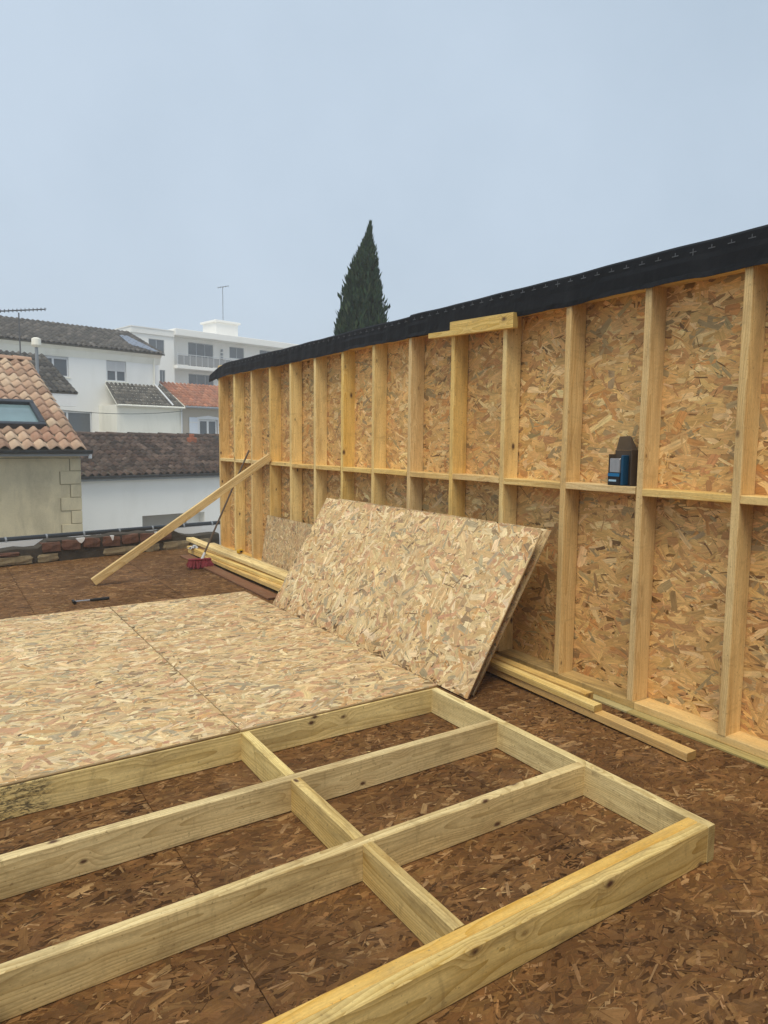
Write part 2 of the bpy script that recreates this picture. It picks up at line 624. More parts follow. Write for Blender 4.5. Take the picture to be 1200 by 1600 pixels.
# ------------------------------------------------------------------ materials
W_STUD = m_wood('stud_spruce', (.93, .69, .285), (.66, .40, .105), grey=.12, knots=.55, stain=(.30, .18, .075))
W_FRAME = m_wood('frame_spruce', (.86, .675, .30), (.47, .305, .085), stain=(.25, .165, .065), grey=.2, knots=.55, stain_amt=.65)
W_FRAME_DIRTY = m_wood('frame_spruce_smeared', (.84, .66, .30), (.47, .31, .09), stain=(.25, .17, .075), grey=.25, knots=.4, smear=(-.34, .16))
W_ORANGE = m_wood('resin_spruce', (.84, .58, .215), (.62, .36, .09), knots=.4, stain_amt=.35)
W_PALE = m_wood('pale_batten', (.88, .66, .28), (.58, .36, .095), knots=.4, stain_amt=.35)
W_RED = m_wood('reddish_plank', (.22, .10, .055), (.14, .06, .034), knots=.3)
W_DIRTY = m_wood('dirty_plate', (.60, .41, .155), (.36, .22, .075), stain=(.12, .09, .05), grey=.4, stain_amt=.7)
W_SILL = m_wood('treated_sill', (.58, .49, .205), (.40, .31, .11), stain=(.2, .17, .09), grey=.25)

FRESH = [(.36, (.68, .495, .25)), (.16, (.80, .63, .37)), (.18, (.57, .375, .175)), (.13, (.52, .29, .155)),
         (.075, (.38, .315, .20)), (.04, (.15, .095, .058)), (.045, (.56, .31, .12))]
WARM = [(.36, (.74, .465, .18)), (.14, (.85, .60, .29)), (.22, (.61, .365, .13)), (.15, (.51, .265, .105)),
        (.06, (.36, .28, .145)), (.03, (.15, .08, .038)), (.05, (.57, .265, .08))]
DARK = [(.36, (.178, .082, .026)), (.17, (.105, .047, .016)), (.25, (.235, .116, .039)), (.13, (.32, .170, .062)),
        (.07, (.46, .28, .125)), (.02, (.04, .022, .010))]
OSB_FRESH = m_osb('strand_board_fresh', (1, 1, 1), (.33, .25, .16), .35)
OSB_WALL = m_osb('strand_board_wall', (1, 1, 1), (.30, .19, .09), .35)
OSB_FLOOR = m_osb('strand_board_wet', (1, 1, 1), (.062, .029, .012), .62, wet=True)

M_MEMB = m_plain('black_membrane', (.0075, .0085, .0105), .62, .5, 5., .6, dirt=((.035, .038, .042), .3), fine=28, spec=.18)
M_PRINT = m_plain('grey_print', (.10, .105, .115), .7, .6, 8.)
M_WHITE = m_plain('white_render', (.92, .915, .885), .9, .03, 1.1, .15, dirt=((.66, .65, .60), .35))
M_CREAM = m_plain('cream_render', (.90, .88, .78), .9, .04, 1.2, .15, dirt=((.55, .53, .44), .35))
M_APART = m_plain('apartment_render', (.90, .88, .83), .9, .04, .5, .1, dirt=((.6, .57, .52), .25))
M_GREYWALL = m_plain('grey_render', (.34, .32, .29), .9, .08, 2., .2)
M_STONE = m_plain('limestone_render', (.62, .53, .35), .95, .22, 2.4, .6, dirt=((.33, .28, .19), .9), fine=30)
M_QUOIN = m_plain('limestone_block', (.61, .525, .35), .95, .22, 4., .6, dirt=((.35, .30, .21), .8), fine=40)
M_JOINT = m_plain('dark_joint', (.10, .09, .065), .95, .2, 6.)
M_QJ = m_plain('quoin_joint', (.25, .215, .145), .95, .2, 6.)
M_GUTTER = m_plain('black_gutter', (.022, .026, .030), .35, .3, 8., spec=.5)
M_ZINC = m_plain('zinc', (.30, .32, .34), .5, .15, 6., metal=.4)
M_PVC = m_plain('white_pvc', (.72, .73, .74), .45, .04, 6.)
M_SHUT = m_plain('roller_shutter', (.60, .61, .62), .6, .04, 6.)
M_GLASS = m_glass('window_glass')
M_SKYGLASS = m_glass('skylight_glass', (.10, .15, .16), .06)
M_DKFRAME = m_plain('anthracite_frame', (.022, .027, .034), .4, .2, 6., spec=.5)
M_BRICK = m_plain('old_brick', (.16, .080, .056), .95, .4, 7., .7, dirt=((.055, .046, .038), .9))
M_MORTAR = m_plain('old_mortar', (.066, .056, .044), .95, .4, 7., .8, dirt=((.035, .034, .03), .8))
M_RUBBLE = m_plain('rubble_stone', (.27, .215, .13), .95, .3, 7., .8, dirt=((.08, .07, .05), .7))
M_SPLASH = m_plain('white_paint', (.80, .80, .79), .8, .05, 5.)
M_GROUND = m_plain('ground', (.33, .32, .29), .95, .3, .4, .3, world=True)
M_CARD = m_plain('cardboard_dark', (.085, .06, .042), .8, .2, 20.)
M_CARDIN = m_plain('cardboard_light', (.17, .125, .08), .8, .15, 20.)
M_BLUE = m_plain('blue_plastic', (.012, .16, .36), .4, .1, 20.)
M_BLACK = m_plain('black_plastic', (.014, .014, .016), .45, .2, 20.)
M_LBLUE = m_plain('pale_blue_print', (.42, .62, .76), .5, .05, 20.)
M_STEEL = m_plain('steel', (.42, .42, .43), .35, .15, 30., metal=.8)
M_RUBBER = m_plain('black_rubber', (.016, .016, .017), .6, .2, 30.)
M_BRISTLE = m_plain('red_bristle', (.20, .020, .030), .7, .35, 40.)
M_HANDLE = m_plain('weathered_handle', (.125, .092, .068), .7, .25, 12.)
M_YELLOW = m_plain('yellow_plastic', (.62, .38, .02), .5, .1, 20.)
M_POLY = m_plain('white_film', (.62, .65, .70), .3, .1, 15.)
M_BARK = m_plain('bark', (.07, .05, .035), .95, .3, 12., .6)
M_TILE = m_tile('terracotta_tile', False, (.40, .215, .145), (.12, .085, .065), .22, (.66, .50, .35), .42, 1.1)
M_TILEDK = m_tile('blackened_tile', False, (.080, .042, .030), (.012, .011, .010), .74, (.20, .145, .115), .36, .8)
M_TILEGR = m_tile('grey_tile', True, moss=(.055, .052, .046), moss_amt=.6, pale=(.22, .20, .18), pale_amt=.4)
M_TILEOR = m_tile('orange_tile', True, moss=(.24, .11, .07), moss_amt=.3, pale=(.52, .30, .2), pale_amt=.35)
M_TILERED = m_tile('red_vent_tile', False, (.40, .12, .06), (.12, .06, .04), .25, (.45, .2, .1), .2)

# ------------------------------------------------------------------ ground and deck
gm = MB()
gm.add([(-140, -140, -3.6), (160, -140, -3.6), (160, 160, -3.6), (-140, 160, -3.6)], [(0, 1, 2, 3)])
tag(gm.build('ground', M_GROUND), kind='structure')

deck = MB()
deck.box(-7.0, 3.70, -5.0, 9.84, -3.59, -.0225)
deck.add([(-7.0, 9.841, -3.59), (3.7, 9.841, -3.59), (3.7, 10.44, -3.59), (-7.0, 8.59, -3.59),
          (-7.0, 9.841, -.0225), (3.7, 9.841, -.0225), (3.7, 10.44, -.0225), (-7.0, 8.59, -.0225)],
         [(5, 6, 4), (1, 2, 6, 5)])
deck_o = tag(deck.build('deck', m_plain('bitumen', (.02, .017, .014), .9, .2, 4.)), kind='structure')
floor_me = [strand_mesh('floor_panel', 1.3955, 2.4955, .0215, OSB_FLOOR, DARK, 40 + i, 3.0, 32, .82, core=(.13, .06, .02), soft=.26, bigf=.24) for i in range(4)]
rf = random.Random(3)
ix = 0
for xi, x0 in enumerate([2.15 + 1.4 * k for k in range(-6, 2)]):
    off = (-1.25 if xi % 2 else 0.) - 4.4
    for j in range(7):
        y0 = off + 2.5 * j
        if y0 > 10.4 or y0 + 2.5 < -4.9:
            continue
        xc, yc = x0 + .7, y0 + 1.25
        M = Matrix.Translation((xc, yc, rf.uniform(-.0012, .0008) - .001)) @ Matrix.Rotation(math.pi * rf.randint(0, 1), 4, 'Z')
        if x0 > 3.5:
            continue
        instance('floor_panel', floor_me[ix % 4], deck_o, M)
        ix += 1

# ------------------------------------------------------------------ added house behind the viewer, unseen, to keep low sky light off the deck
own = empty('sky_blocker_house', (-1.6, -2.9, -.02))
tag(own, 'added plain grey rendered house, unseen behind the viewer, screening the deck from low sky light', 'house')
m = MB()
m.box(-5.6, -.62, -.30, 0., 0., 3.1).box(.32, 5.6, -.30, 0., 0., 3.1).box(-.62, .32, -.30, 0., 2.12, 3.1)
m.build('wall', m_plain('sky_blocker_render', (.30, .28, .25), .9, .08, 1.5, .2), own)
dr = MB().bevbox(-.61, .31, -.22, -.16, .0, 2.11, .004).build('door', M_PVC, own)
MB().tube((.20, -.16, 1.02), (.20, -.11, 1.02), .012).tube((.20, -.115, 1.02), (.08, -.115, 1.02), .010).build('handle', M_STEEL, dr)
m = MB()
m.extrude([(-2.4, 3.75), (.32, 3.04), (.32, 3.10), (-2.4, 3.83)], 'x', -5.8, 5.8)
m.build('roof', M_TILEDK, own)
MB().tube((-5.8, .37, 3.0), (5.8, .37, 3.0), .06, None, 10).build('gutter', M_ZINC, own)

# ------------------------------------------------------------------ the stud wall
XW, DEP = 3.542, .145
Y0, SP, TW = 2.072, .600, .045
wall = empty('stud_wall', (XW, 4., 0))
tag(wall, 'long open timber stud wall lined with strand board, its top wrapped in black membrane', 'wall')
TOPZ = 2.545
YA, YB = -.94, Y0 + 13 * SP + .0
rs = random.Random(11)
studs = [Y0 + SP * k for k in range(-5, 14)]
for k, y in enumerate(studs):
    dx = rs.uniform(-.004, .003)
    timber('stud', (XW + DEP / 2 + dx, y - TW / 2, .057), (XW + DEP / 2 + dx + rs.uniform(-.004, .004), y - TW / 2 + rs.uniform(-.004, .004), TOPZ),
           TW, DEP, W_STUD, wall, up=(1, 0, 0), warp=.002, seed=k)
for k, y in enumerate(studs[:-1]):
    dz = rs.uniform(-.006, .006)
    timber('nogging', (XW + DEP / 2 + rs.uniform(-.003, .002), y + .0005, 1.3475 + dz), (XW + DEP / 2, y + SP - TW - .0005, 1.3475 + dz + rs.uniform(-.003, .003)),
           DEP, .045, W_STUD, wall, seed=100 + k)
yy = YA - TW
for L in (3.6, 4.2, 3.05):
    y1 = min(yy + L, YB)
    timber('bottom_plate', (XW + DEP / 2, yy, .0345), (XW + DEP / 2, y1 - .002, .0345), DEP, .0445, W_ORANGE if L < 4 else W_DIRTY, wall)
    timber('sill_board', (XW + .035, yy, .006), (XW + .035, y1 - .002, .006), .200, .0118, W_SILL, wall, ch=.001)
    yy = y1
yy = YA - TW
for L in (4.4, 3.9, 3.1):
    y1 = min(yy + L, YB)
    timber('top_plate', (XW + DEP / 2, yy, TOPZ + .0235), (XW + DEP / 2, y1 - .002, TOPZ + .0235), DEP, .045, W_STUD, wall)
    timber('top_plate', (XW + DEP / 2, yy, TOPZ + .0995), (XW + DEP / 2, y1 - .002, TOPZ + .0995), DEP, .105, W_STUD, wall)
    yy = y1
wall_me = [strand_mesh('sheathing_panel', 1.197, 2.66, .012, OSB_WALL, WARM, 70 + i, 3.6, 27, 1.38, core=(.42, .26, .10), soft=.20, bigf=.44, darkf=.26) for i in range(4)]
y = YB
k = 0
while y > YA:
    M = frame_matrix((0, -1, 0), (0, 0, 1), (XW + DEP + .0022, y - .6, 1.342))
    if k % 3 == 1:
        M = M @ Matrix.Rotation(math.pi, 4, 'Z')
    instance('sheathing_panel', wall_me[(k * 3 + 1) % 4], wall, M)
    y -= 1.2
    k += 1

# membrane lapped over the top of the wall
g = np.random.default_rng(8)


def memb_piece(ya, yb, drop, seed, lift):
    gg = np.random.default_rng(seed)
    ph = gg.uniform(0, 6.28, 8)
    n = int((yb - ya) / .045)
    m = MB()
    vs = []
    for i in range(n + 1):
        yv = ya + (yb - ya) * i / n
        wv = .5 * math.sin(2.1 * yv + ph[0]) + .3 * math.sin(5.3 * yv + ph[1]) + .2 * math.sin(13 * yv + ph[2])
        cr = .35 * math.sin(19 * yv + ph[3]) + .3 * math.sin(37 * yv + ph[4])
        s = max(0., (yv - 9.55) / .70)               # the loose end sags past the last stud
        sag = .12 * s ** 1.5
        zt = 2.712 + lift + .006 * wv - sag
        zb = drop + .009 * wv + .004 * cr - sag * .25
        xf = XW - .006 - lift * .5
        prof = [(XW + DEP + .020, 2.45), (XW + DEP + .020, zt - .012), (XW + DEP * .5, zt + .004), (xf + .012, zt),
                (xf, zt - .014), (xf - .003 - .006 * cr, zt - .07), (xf - .006 - .006 * wv - .004 * cr, (zt + zb) / 2), (xf - .009 - .007 * cr, zb + .03), (xf - .012 - .01 * wv, zb)]
        prof += [(p[0] + .0018, p[1] - .0018) for p in prof[::-1]]
        vs += [(p[0], yv, p[1]) for p in prof]
    q = len(prof)
    fs = []
    for i in range(n):
        for k in range(q):
            k2 = (k + 1) % q
            fs.append((i * q + k, i * q + k2, (i + 1) * q + k2, (i + 1) * q + k))
    fs.append(tuple(range(q)))
    fs.append(tuple(range(n * q, n * q + q))[::-1])
    m.add(vs, fs)
    o = m.build('membrane', M_MEMB, wall, Matrix.Identity(4), smooth=False)
    return o


memb_near = memb_piece(-1.05, 5.05, 2.522, 1, .006)
memb_far = memb_piece(4.62, 10.22, 2.524, 2, .0)
for mo, ya, yb, xf in ((memb_near, -1.0, 5.0, XW - .0165), (memb_far, 5.1, 9.4, XW - .013)):
    pm = MB()
    yv = ya
    k = 0
    while yv < yb:
        zc = 2.672 + .004 * math.sin(2 * yv)
        pm.box(xf - .0006, xf, yv - .020, yv + .020, zc - .0025, zc + .0025)
        pm.box(xf - .0006, xf, yv - .0025, yv + .0025, zc + .0025, zc + .018)
        if k % 9 == 4:
            pm.box(xf - .0006, xf, yv - .0025, yv + .0025, zc - .018, zc - .0025)
        yv += .1085
        k += 1
    pm.build('printed_marks', M_PRINT, mo)
# notched cleat nailed across two studs under the membrane
cm = MB()
cm.extrude([(3.715, 2.440), (4.715, 2.478), (4.715, 2.518), (4.432, 2.507), (4.432, 2.572), (3.715, 2.545)][::-1], 'x', XW - .052, XW - .007)
cl = cm.mesh('cleat', W_PALE)
co = bpy.data.objects.new('cleat', cl)
link(co, wall)
_cc = Vector((XW - .03, 4.2, 2.5))
_cM = frame_matrix((0, 1, 0), (-1, 0, 0), _cc)
cl.transform(_cM.inverted())
place(co, _cM)
co['label'] = 'short notched pale board nailed across two studs under the black membrane'

# ------------------------------------------------------------------ frame lying on the deck
FH = .147
fr = empty('floor_frame', (1.3, 2.4, 0))
tag(fr, 'pale timber wall frame lying flat on the dark deck, half covered by strand board', 'timber frame')
XR = 2.515
XL = -1.30


def flat(name, p0, p1, mat, seed):
    return timber(name, p0 + (FH / 2 + .001,), p1 + (FH / 2 + .001,), .045, FH, mat, fr, seed=seed)


timber('end_plate', (XR - .0225, 1.4585, FH / 2 + .001), (XR - .0225, 6.33, FH / 2 + .001), .045, FH, W_FRAME, fr, seed=1, warp=.001)
joists = [1.460 + .0225, 1.460 + .068, 2.085 + .0225 - .012, 2.662 + .0225, 3.244 + .0225, 3.83, 4.42, 5.0, 5.6, 6.2]
for i, yj in enumerate(joists):
    x1 = XR - .0455
    mat = W_FRAME
    if i == 1:
        mat = W_ORANGE
    if i == 4:
        mat = W_FRAME_DIRTY
    skew = -.036 if i < 2 else 0.                    # the doubled front member lies slightly out of square
    flat('joist', (XL, yj + skew), (x1, yj), mat, 20 + i)
for i, (a, b, xb) in enumerate([(1, 2, 1.272), (2, 3, 1.262), (3, 4, 1.260), (4, 5, 1.26), (5, 6, 1.26), (6, 7, 1.26), (7, 8, 1.26), (8, 9, 1.26)]):
    flat('blocking', (xb + .0225, joists[a] + .0232 + (-.0110 if a == 1 else 0)), (xb + .0225, joists[b] - .0228), W_FRAME, 60 + i)
for i, (a, b) in enumerate([(1, 2), (2, 3), (3, 4), (4, 5)]):
    flat('blocking', (.02, joists[a] + .0232 + (-.0230 if a == 1 else 0)), (.02, joists[b] - .0228), W_FRAME, 80 + i)
timber('end_plate', (XL - .025, 1.40, FH / 2 + .001), (XL - .023, 6.33, FH / 2 + .001), .045, FH, W_FRAME, fr, seed=3, warp=.001)

# strand boards lying on that frame
PL = 3.09
for i, (xa, xb, yo, lab) in enumerate([
        (1.262, 2.518, 3.250, 'pale strand board lying on the frame, its corner beside the leaning boards'),
        (.008, 1.2545, 3.247, 'pale strand board lying on the frame at the left edge of the picture')]):
    me = strand_mesh('strand_board', xb - xa, PL, .012, OSB_FRESH, FRESH, 90 + i, 3.6, 40, 1.25, core=(.44, .31, .16), soft=.14, bigf=.40)
    o = instance('strand_board', me, None, Matrix.Translation(((xa + xb) / 2, yo + PL / 2, FH + .0143 + .0006 * i)))
    tag(o, lab, 'board', 'pale strand boards on the floor frame')
# leaning strand boards
for i, (xb, zb, xt, zt, ya, yb, lab) in enumerate([
        (2.782, .010, 3.396, 1.050, 3.285, 6.29, 'front pale strand board leaning against the stud wall'),
        (2.866, .002, 3.525, 1.040, 3.325, 6.26, 'rear strand board leaning against the stud wall, seen as an edge behind another')]):
    v = Vector((xt - xb, 0, zt - zb))
    me = strand_mesh('strand_board', yb - ya, v.length, .012, OSB_FRESH, FRESH, 95 + i, 3.6, 60, 1.25, core=(.44, .31, .16), soft=.14, bigf=.40)
    M = frame_matrix((0, -1, 0), v, ((xt + xb) / 2, (ya + yb) / 2, (zt + zb) / 2))
    tag(instance('strand_board', me, None, M), lab, 'board', 'strand boards leaning on the stud wall')
v = Vector((.11, 0, .70))
me = strand_mesh('strand_board', 1.28, v.length, .012, OSB_FRESH, FRESH, 99, 3.3, 90, .9)
tag(instance('strand_board', me, None, frame_matrix((0, -1, .01), v, (3.475, 7.47, .352))),
    'small strand board offcut standing upright against the studs behind the lumber pile', 'board')

# ------------------------------------------------------------------ loose timber
def loose(p0, p1, w, t, mat, label, group, seed, up=(0, 0, 1), cat='board', warp=.004, name='board'):
    o = timber(name, p0, p1, w, t, mat, None, up, warp=warp, seed=seed)
    return tag(o, label, cat, group)


G1 = 'boards lying along the foot of the wall'
loose((3.225, 2.02, .027), (3.300, 5.1, .055), .075, .045, W_ORANGE, 'longest orange-tinted batten on the deck beside the leaning boards, nearest the camera', G1, 5)
loose((3.232, 2.63, .078), (3.272, 5.2, .112), .068, .040, W_PALE, 'pale batten lying on top of the longest batten, its end cut square', G1, 6)
loose((3.355, 2.80, .070), (3.380, 5.2, .080), .070, .045, W_STUD, 'thick batten between the stacked battens and the wall plate', G1, 7)
loose((3.365, 2.98, .024), (3.385, 5.3, .024), .080, .044, W_STUD, 'batten flat on the deck, hidden under the batten nearest the wall plate', G1, 8)

G2 = 'lumber pile at the far end of the wall'
loose((2.935, 9.60, .0135), (2.905, 6.5, .0135), .150, .025, W_RED, 'reddish brown plank flat on the deck under the lumber pile', G2, 30)
loose((3.06, 9.72, .060), (3.075, 6.25, .060), .095, .045, W_STUD, 'lowest yellow batten at the front of the far lumber pile', G2, 31)
loose((3.20, 9.66, .050), (3.20, 6.3, .050), .100, .045, W_STUD, 'lower batten in the middle of the far lumber pile', G2, 32)
loose((3.05, 9.74, .108), (3.165, 6.3, .103), .090, .040, W_PALE, 'second batten up at the front of the far lumber pile', G2, 33)
loose((3.10, 9.90, .205), (3.200, 6.3, .150), .110, .045, W_PALE, 'topmost pale batten of the far lumber pile, its end sticking up', G2, 34)
loose((3.34, 9.72, .130), (3.345, 6.3, .110), .120, .040, W_FRAME, 'greyish batten at the back of the far lumber pile next to the studs', G2, 35)
loose((3.33, 9.70, .050), (3.335, 6.3, .046), .110, .050, W_STUD, 'bottom batten of the far lumber pile next to the studs', G2, 36)
loose((1.462, 8.165, .042), (3.532, 8.030, 1.428), .050, .088, W_PALE, 'long pale board propped diagonally from the deck up to the stud wall', None, 37, up=(-.55, 0, .83), name='prop_board')

# film scrap and tape measure on the pile
fm = MB()
rg = random.Random(4)
for i in range(5):
    a = [Vector((rg.uniform(-.07, .07), rg.uniform(-.1, .1), rg.uniform(0, .07))) for _ in range(5)]
    c0 = sum(a, Vector()) / 5
    pts = sorted(a, key=lambda p: math.atan2(p.y - c0.y, p.x - c0.x))
    fm.add([c0 + Vector((0, 0, .03))] + pts, [(0, k + 1, (k + 1) % 5 + 1) for k in range(5)])
fo = fm.build('plastic_film', M_POLY, None, Matrix.Translation((3.01, 9.50, .105)))
tag(fo, 'crumpled white plastic film stuck in the end of the lumber pile', 'plastic film')
tp = empty('tape_measure', (3.36, 8.62, .152), .4)
tag(tp, 'small yellow tape measure lying on the lumber pile by the studs', 'tape measure')
MB().bevbox(-.045, .045, -.025, .025, 0, .05, .012).build('case', M_YELLOW, tp)
MB().box(-.02, .02, -.0265, -.0252, .012, .038).build('label_plate', M_BLACK, tp)
MB().box(.045, .06, -.009, .009, .004, .007).build('blade_hook', M_STEEL, tp)

# broom
br = empty('broom', (2.82, 8.62, 0), R(-12))
tag(br, 'broom with dark red bristles standing on the deck, its stick leaning on the wall', 'broom')
bm_ = MB()
gb = random.Random(6)
for i in range(420):
    x = gb.uniform(-.135, .135)
    yv = gb.uniform(-.028, .028)
    s = .9 + .35 * abs(yv) / .028
    p1 = Vector((x * 1.16 + gb.uniform(-.016, .016), yv * 2.8 + gb.uniform(-.014, .014), gb.uniform(.001, .03) + .03 * (abs(x) / .135) ** 4))
    p0 = Vector((x, yv, .105))
    w = .0035
    bm_.add([p0 + Vector((-w, 0, 0)), p0 + Vector((w, 0, 0)), p1 + Vector((w, 0, 0)), p1 + Vector((-w, 0, 0)), p0 + Vector((0, w, 0)), p1 + Vector((0, w, 0))],
            [(0, 1, 2, 3), (1, 4, 5, 2), (4, 0, 3, 5)])
bm_.extrude([(-.13, -.026), (.13, -.026), (.13, .026), (-.13, .026)], 'z', .03, .104)
bm_.build('bristles', M_BRISTLE, br)
MB().bevbox(-.142, .142, -.032, .032, .104, .128, .008).build('head', M_BRISTLE, br)
brM = _PM['broom']
top_l = brM.inverted() @ Vector((3.532, 8.70, 1.50))
d = (top_l - Vector((.03, 0, .12))).normalized()
MB().tube(Vector((.03, 0, .118)), Vector((.03, 0, .118)) + d * .09, .021, .016, 10).build('socket', M_SHUT, br)
MB().tube(Vector((.03, 0, .125)) + d * .02, top_l, .0125, .0115, 10).build('handle', M_HANDLE, br)

# hammer
ha = empty('hammer', (1.13, 7.36, 0), R(0))
tag(ha, 'hammer with black rubber grip lying on the dark deck', 'hammer')
hm = MB()
hm.tube((0, -.045, .018), (0, .02, .018), .016, .013, 12)
hm.tube((0, -.058, .018), (0, -.045, .018), .0175, .0175, 12)
hm.extrude([(-.012, .006), (.012, .006), (.010, .03), (-.010, .03)], 'y', .02, .055)
hm.extrude([(-.010, .010), (.010, .010), (.009, .018), (-.009, .018)], 'y', .055, .085)
hm.build('head', M_BLACK, ha)
MB().tube((.006, 0, .018), (.17, .004, .017), .009, .008, 8).build('shaft', M_STEEL, ha)
gr = MB()
for i, (xa, xb, ra, rb) in enumerate([(.15, .18, .011, .0145), (.18, .26, .0145, .0135), (.26, .32, .0135, .0155), (.32, .335, .0155, .012)]):
    gr.tube((xa, .004, .017), (xb, .004, .017), ra, rb, 10)
gr.build('grip', M_RUBBER, ha)

# carton standing on the nogging
bx = empty('carton', (3.61, 2.813, 1.374))
tag(bx, 'open dark cardboard carton of blue and black fasteners standing on the wall rail', 'carton')
c = MB()
X0, X1, YA_, YB_ = -.055, .008, -.090, .078
c.box(X1 - .003, X1, YA_, YB_, 0, .215)                       # back
c.box(X0, X1, YA_, YA_ + .003, 0, .215)                       # side by the stud
c.box(X0, X1, YB_ - .003, YB_, 0, .19)
c.box(X0, X1, YA_, YB_, -.003, 0)
c.build('carton_body', M_CARD, bx)
c = MB()
c.add([(X1 - .003, YA_ + .005, .216), (X1 - .003, YB_ - .005, .216), (X1 - .025, YB_ - .045, .298), (X1 - .025, YA_ + .045, .302),
       (X1, YA_ + .005, .216), (X1, YB_ - .005, .216), (X1 - .022, YB_ - .045, .3), (X1 - .022, YA_ + .045, .304)],
      [(0, 1, 2, 3), (7, 6, 5, 4), (0, 4, 5, 1), (1, 5, 6, 2), (2, 6, 7, 3), (3, 7, 4, 0)])
c.build('flap', M_CARDIN, bx)
c = MB()
c.add([(X0, YA_, .216), (X1 - .004, YA_, .216), (X1 - .02, YA_ + .04, .30), (X0 + .03, YA_ + .035, .285), (X0, YA_ + .003, .214), (X1 - .004, YA_ + .003, .214), (X1 - .02, YA_ + .043, .298), (X0 + .03, YA_ + .038, .283)],
      [(3, 2, 1, 0), (4, 5, 6, 7), (0, 1, 5, 4), (1, 2, 6, 5), (2, 3, 7, 6), (3, 0, 4, 7)])
c.build('flap', M_CARD, bx)
c = MB()
c.bevbox(X0 - .012, X0 + .03, -.018, YB_ - .006, .001, .075, .003)
c.build('front_panel', M_BLACK, bx)
MB().box(X0 - .0135, X0 - .0122, -.017, YB_ - .008, .076 - .022, .074).build('blue_band', M_BLUE, bx)
MB().box(X0 - .0135, X0 - .0122, .006, YB_ - .016, .022, .034).build('print', M_LBLUE, bx)
MB().bevbox(X0 - .004, X0 + .05, -.012, YB_ - .010, .0755, .165, .004).build('fastener_strip', M_STEEL, bx)
MB().bevbox(X0 - .006, X0 + .05, -.036, -.0185, .001, .185, .003).build('blue_side', m_plain('dark_blue_plastic', (.008, .07, .15), .45, .1, 20.), bx)

rc_ = random.Random(77)
for x_, y_, lab in [(1.62, 1.80, 'tiny pale wood chip on the deck inside the front right bay of the frame'),
                    (1.86, 2.98, 'tiny pale wood chip on the deck inside the back right bay of the frame'),
                    (2.78, 1.30, 'tiny pale wood chip on the open deck right of the frame corner')]:
    a_ = rc_.uniform(0, 3.1)
    L_, W_ = rc_.uniform(.012, .022), rc_.uniform(.003, .007)
    q_ = MB().add([(-L_, -W_, .001), (L_ * .8, -W_ * .6, .001), (L_, W_ * .4, .004), (-L_ * .7, W_, .005), (-L_ * .2, 0, .007)], [(0, 1, 4), (1, 2, 4), (2, 3, 4), (3, 0, 4), (3, 2, 1, 0)])
    o = q_.build('wood_chip', W_PALE, None, Matrix.Translation((x_, y_, .0022)) @ Matrix.Rotation(a_, 4, 'Z'))
    tag(o, lab, 'wood chip', 'wood chips scattered on the deck')

# ------------------------------------------------------------------ low parapet, white kerb and gutter at the deck edge
PA = R(9.96)
pp = empty('parapet', (.68, 9.93, 0), PA)
tag(pp, 'low crumbling parapet of bricks and rubble stones along the far deck edge', 'parapet')
PMx = _PM['parapet']
rp = random.Random(21)
m = MB()
n = 64
s0, s1 = -5.0, 3.12
vs = []
for i in range(n + 1):
    s = s0 + (s1 - s0) * i / n
    zt = .292 + .008 * math.sin(5 * s) + rp.uniform(-.014, .014)
    if s > 2.35:
        zt -= .12 * min(1, (s - 2.35) / .25)
    if s < .50:
        zt -= .085
    vs += [(s, .02 + rp.uniform(-.008, .008), -.02), (s, .02 + rp.uniform(-.008, .008), .1), (s, .025 + rp.uniform(-.008, .008), zt - .012), (s, .05, zt), (s, .17, zt + .01), (s, .17, -.02)]
fs = []
for i in range(n):
    for k in range(5):
        fs.append((i * 6 + k, i * 6 + 6 + k, i * 6 + 7 + k, i * 6 + k + 1))
fs += [tuple(range(6)), tuple(range(n * 6, n * 6 + 6))[::-1]]
m.add(vs, fs)
m.build('mortar', M_MORTAR, pp)


def rock(sx, sy, sz, seed, amp=.14, q=3):
    rr = random.Random(seed)
    ph = [rr.uniform(0, 6.28) for _ in range(9)]
    vs, idx, fs = [], {}, []
    def vid(i, j, k):
        if (i, j, k) not in idx:
            p = Vector((i / q * 2 - 1, j / q * 2 - 1, k / q * 2 - 1))
            l = max(abs(p.x), abs(p.y), abs(p.z))
            sph = p.normalized() * 1.15
            p2 = p.lerp(sph, .28)
            nn = 1 + amp * (math.sin(3 * p.x + ph[0]) * math.sin(2.6 * p.y + ph[1]) + .6 * math.sin(5 * p.z + ph[2] + 2 * p.x))
            p2 *= nn
            idx[i, j, k] = len(vs)
            vs.append((p2.x * sx / 2, p2.y * sy / 2, p2.z * sz / 2))
        return idx[i, j, k]
    for a in range(q):
        for b in range(q):
            fs += [(vid(a, b, 0), vid(a, b + 1, 0), vid(a + 1, b + 1, 0), vid(a + 1, b, 0)), (vid(a, b, q), vid(a + 1, b, q), vid(a + 1, b + 1, q), vid(a, b + 1, q)),
                   (vid(a, 0, b), vid(a + 1, 0, b), vid(a + 1, 0, b + 1), vid(a, 0, b + 1)), (vid(a, q, b), vid(a, q, b + 1), vid(a + 1, q, b + 1), vid(a + 1, q, b)),
                   (vid(0, a, b), vid(0, a, b + 1), vid(0, a + 1, b + 1), vid(0, a + 1, b)), (vid(q, a, b), vid(q, a + 1, b), vid(q, a + 1, b + 1), vid(q, a, b + 1))]
    return MB().add(vs, fs)


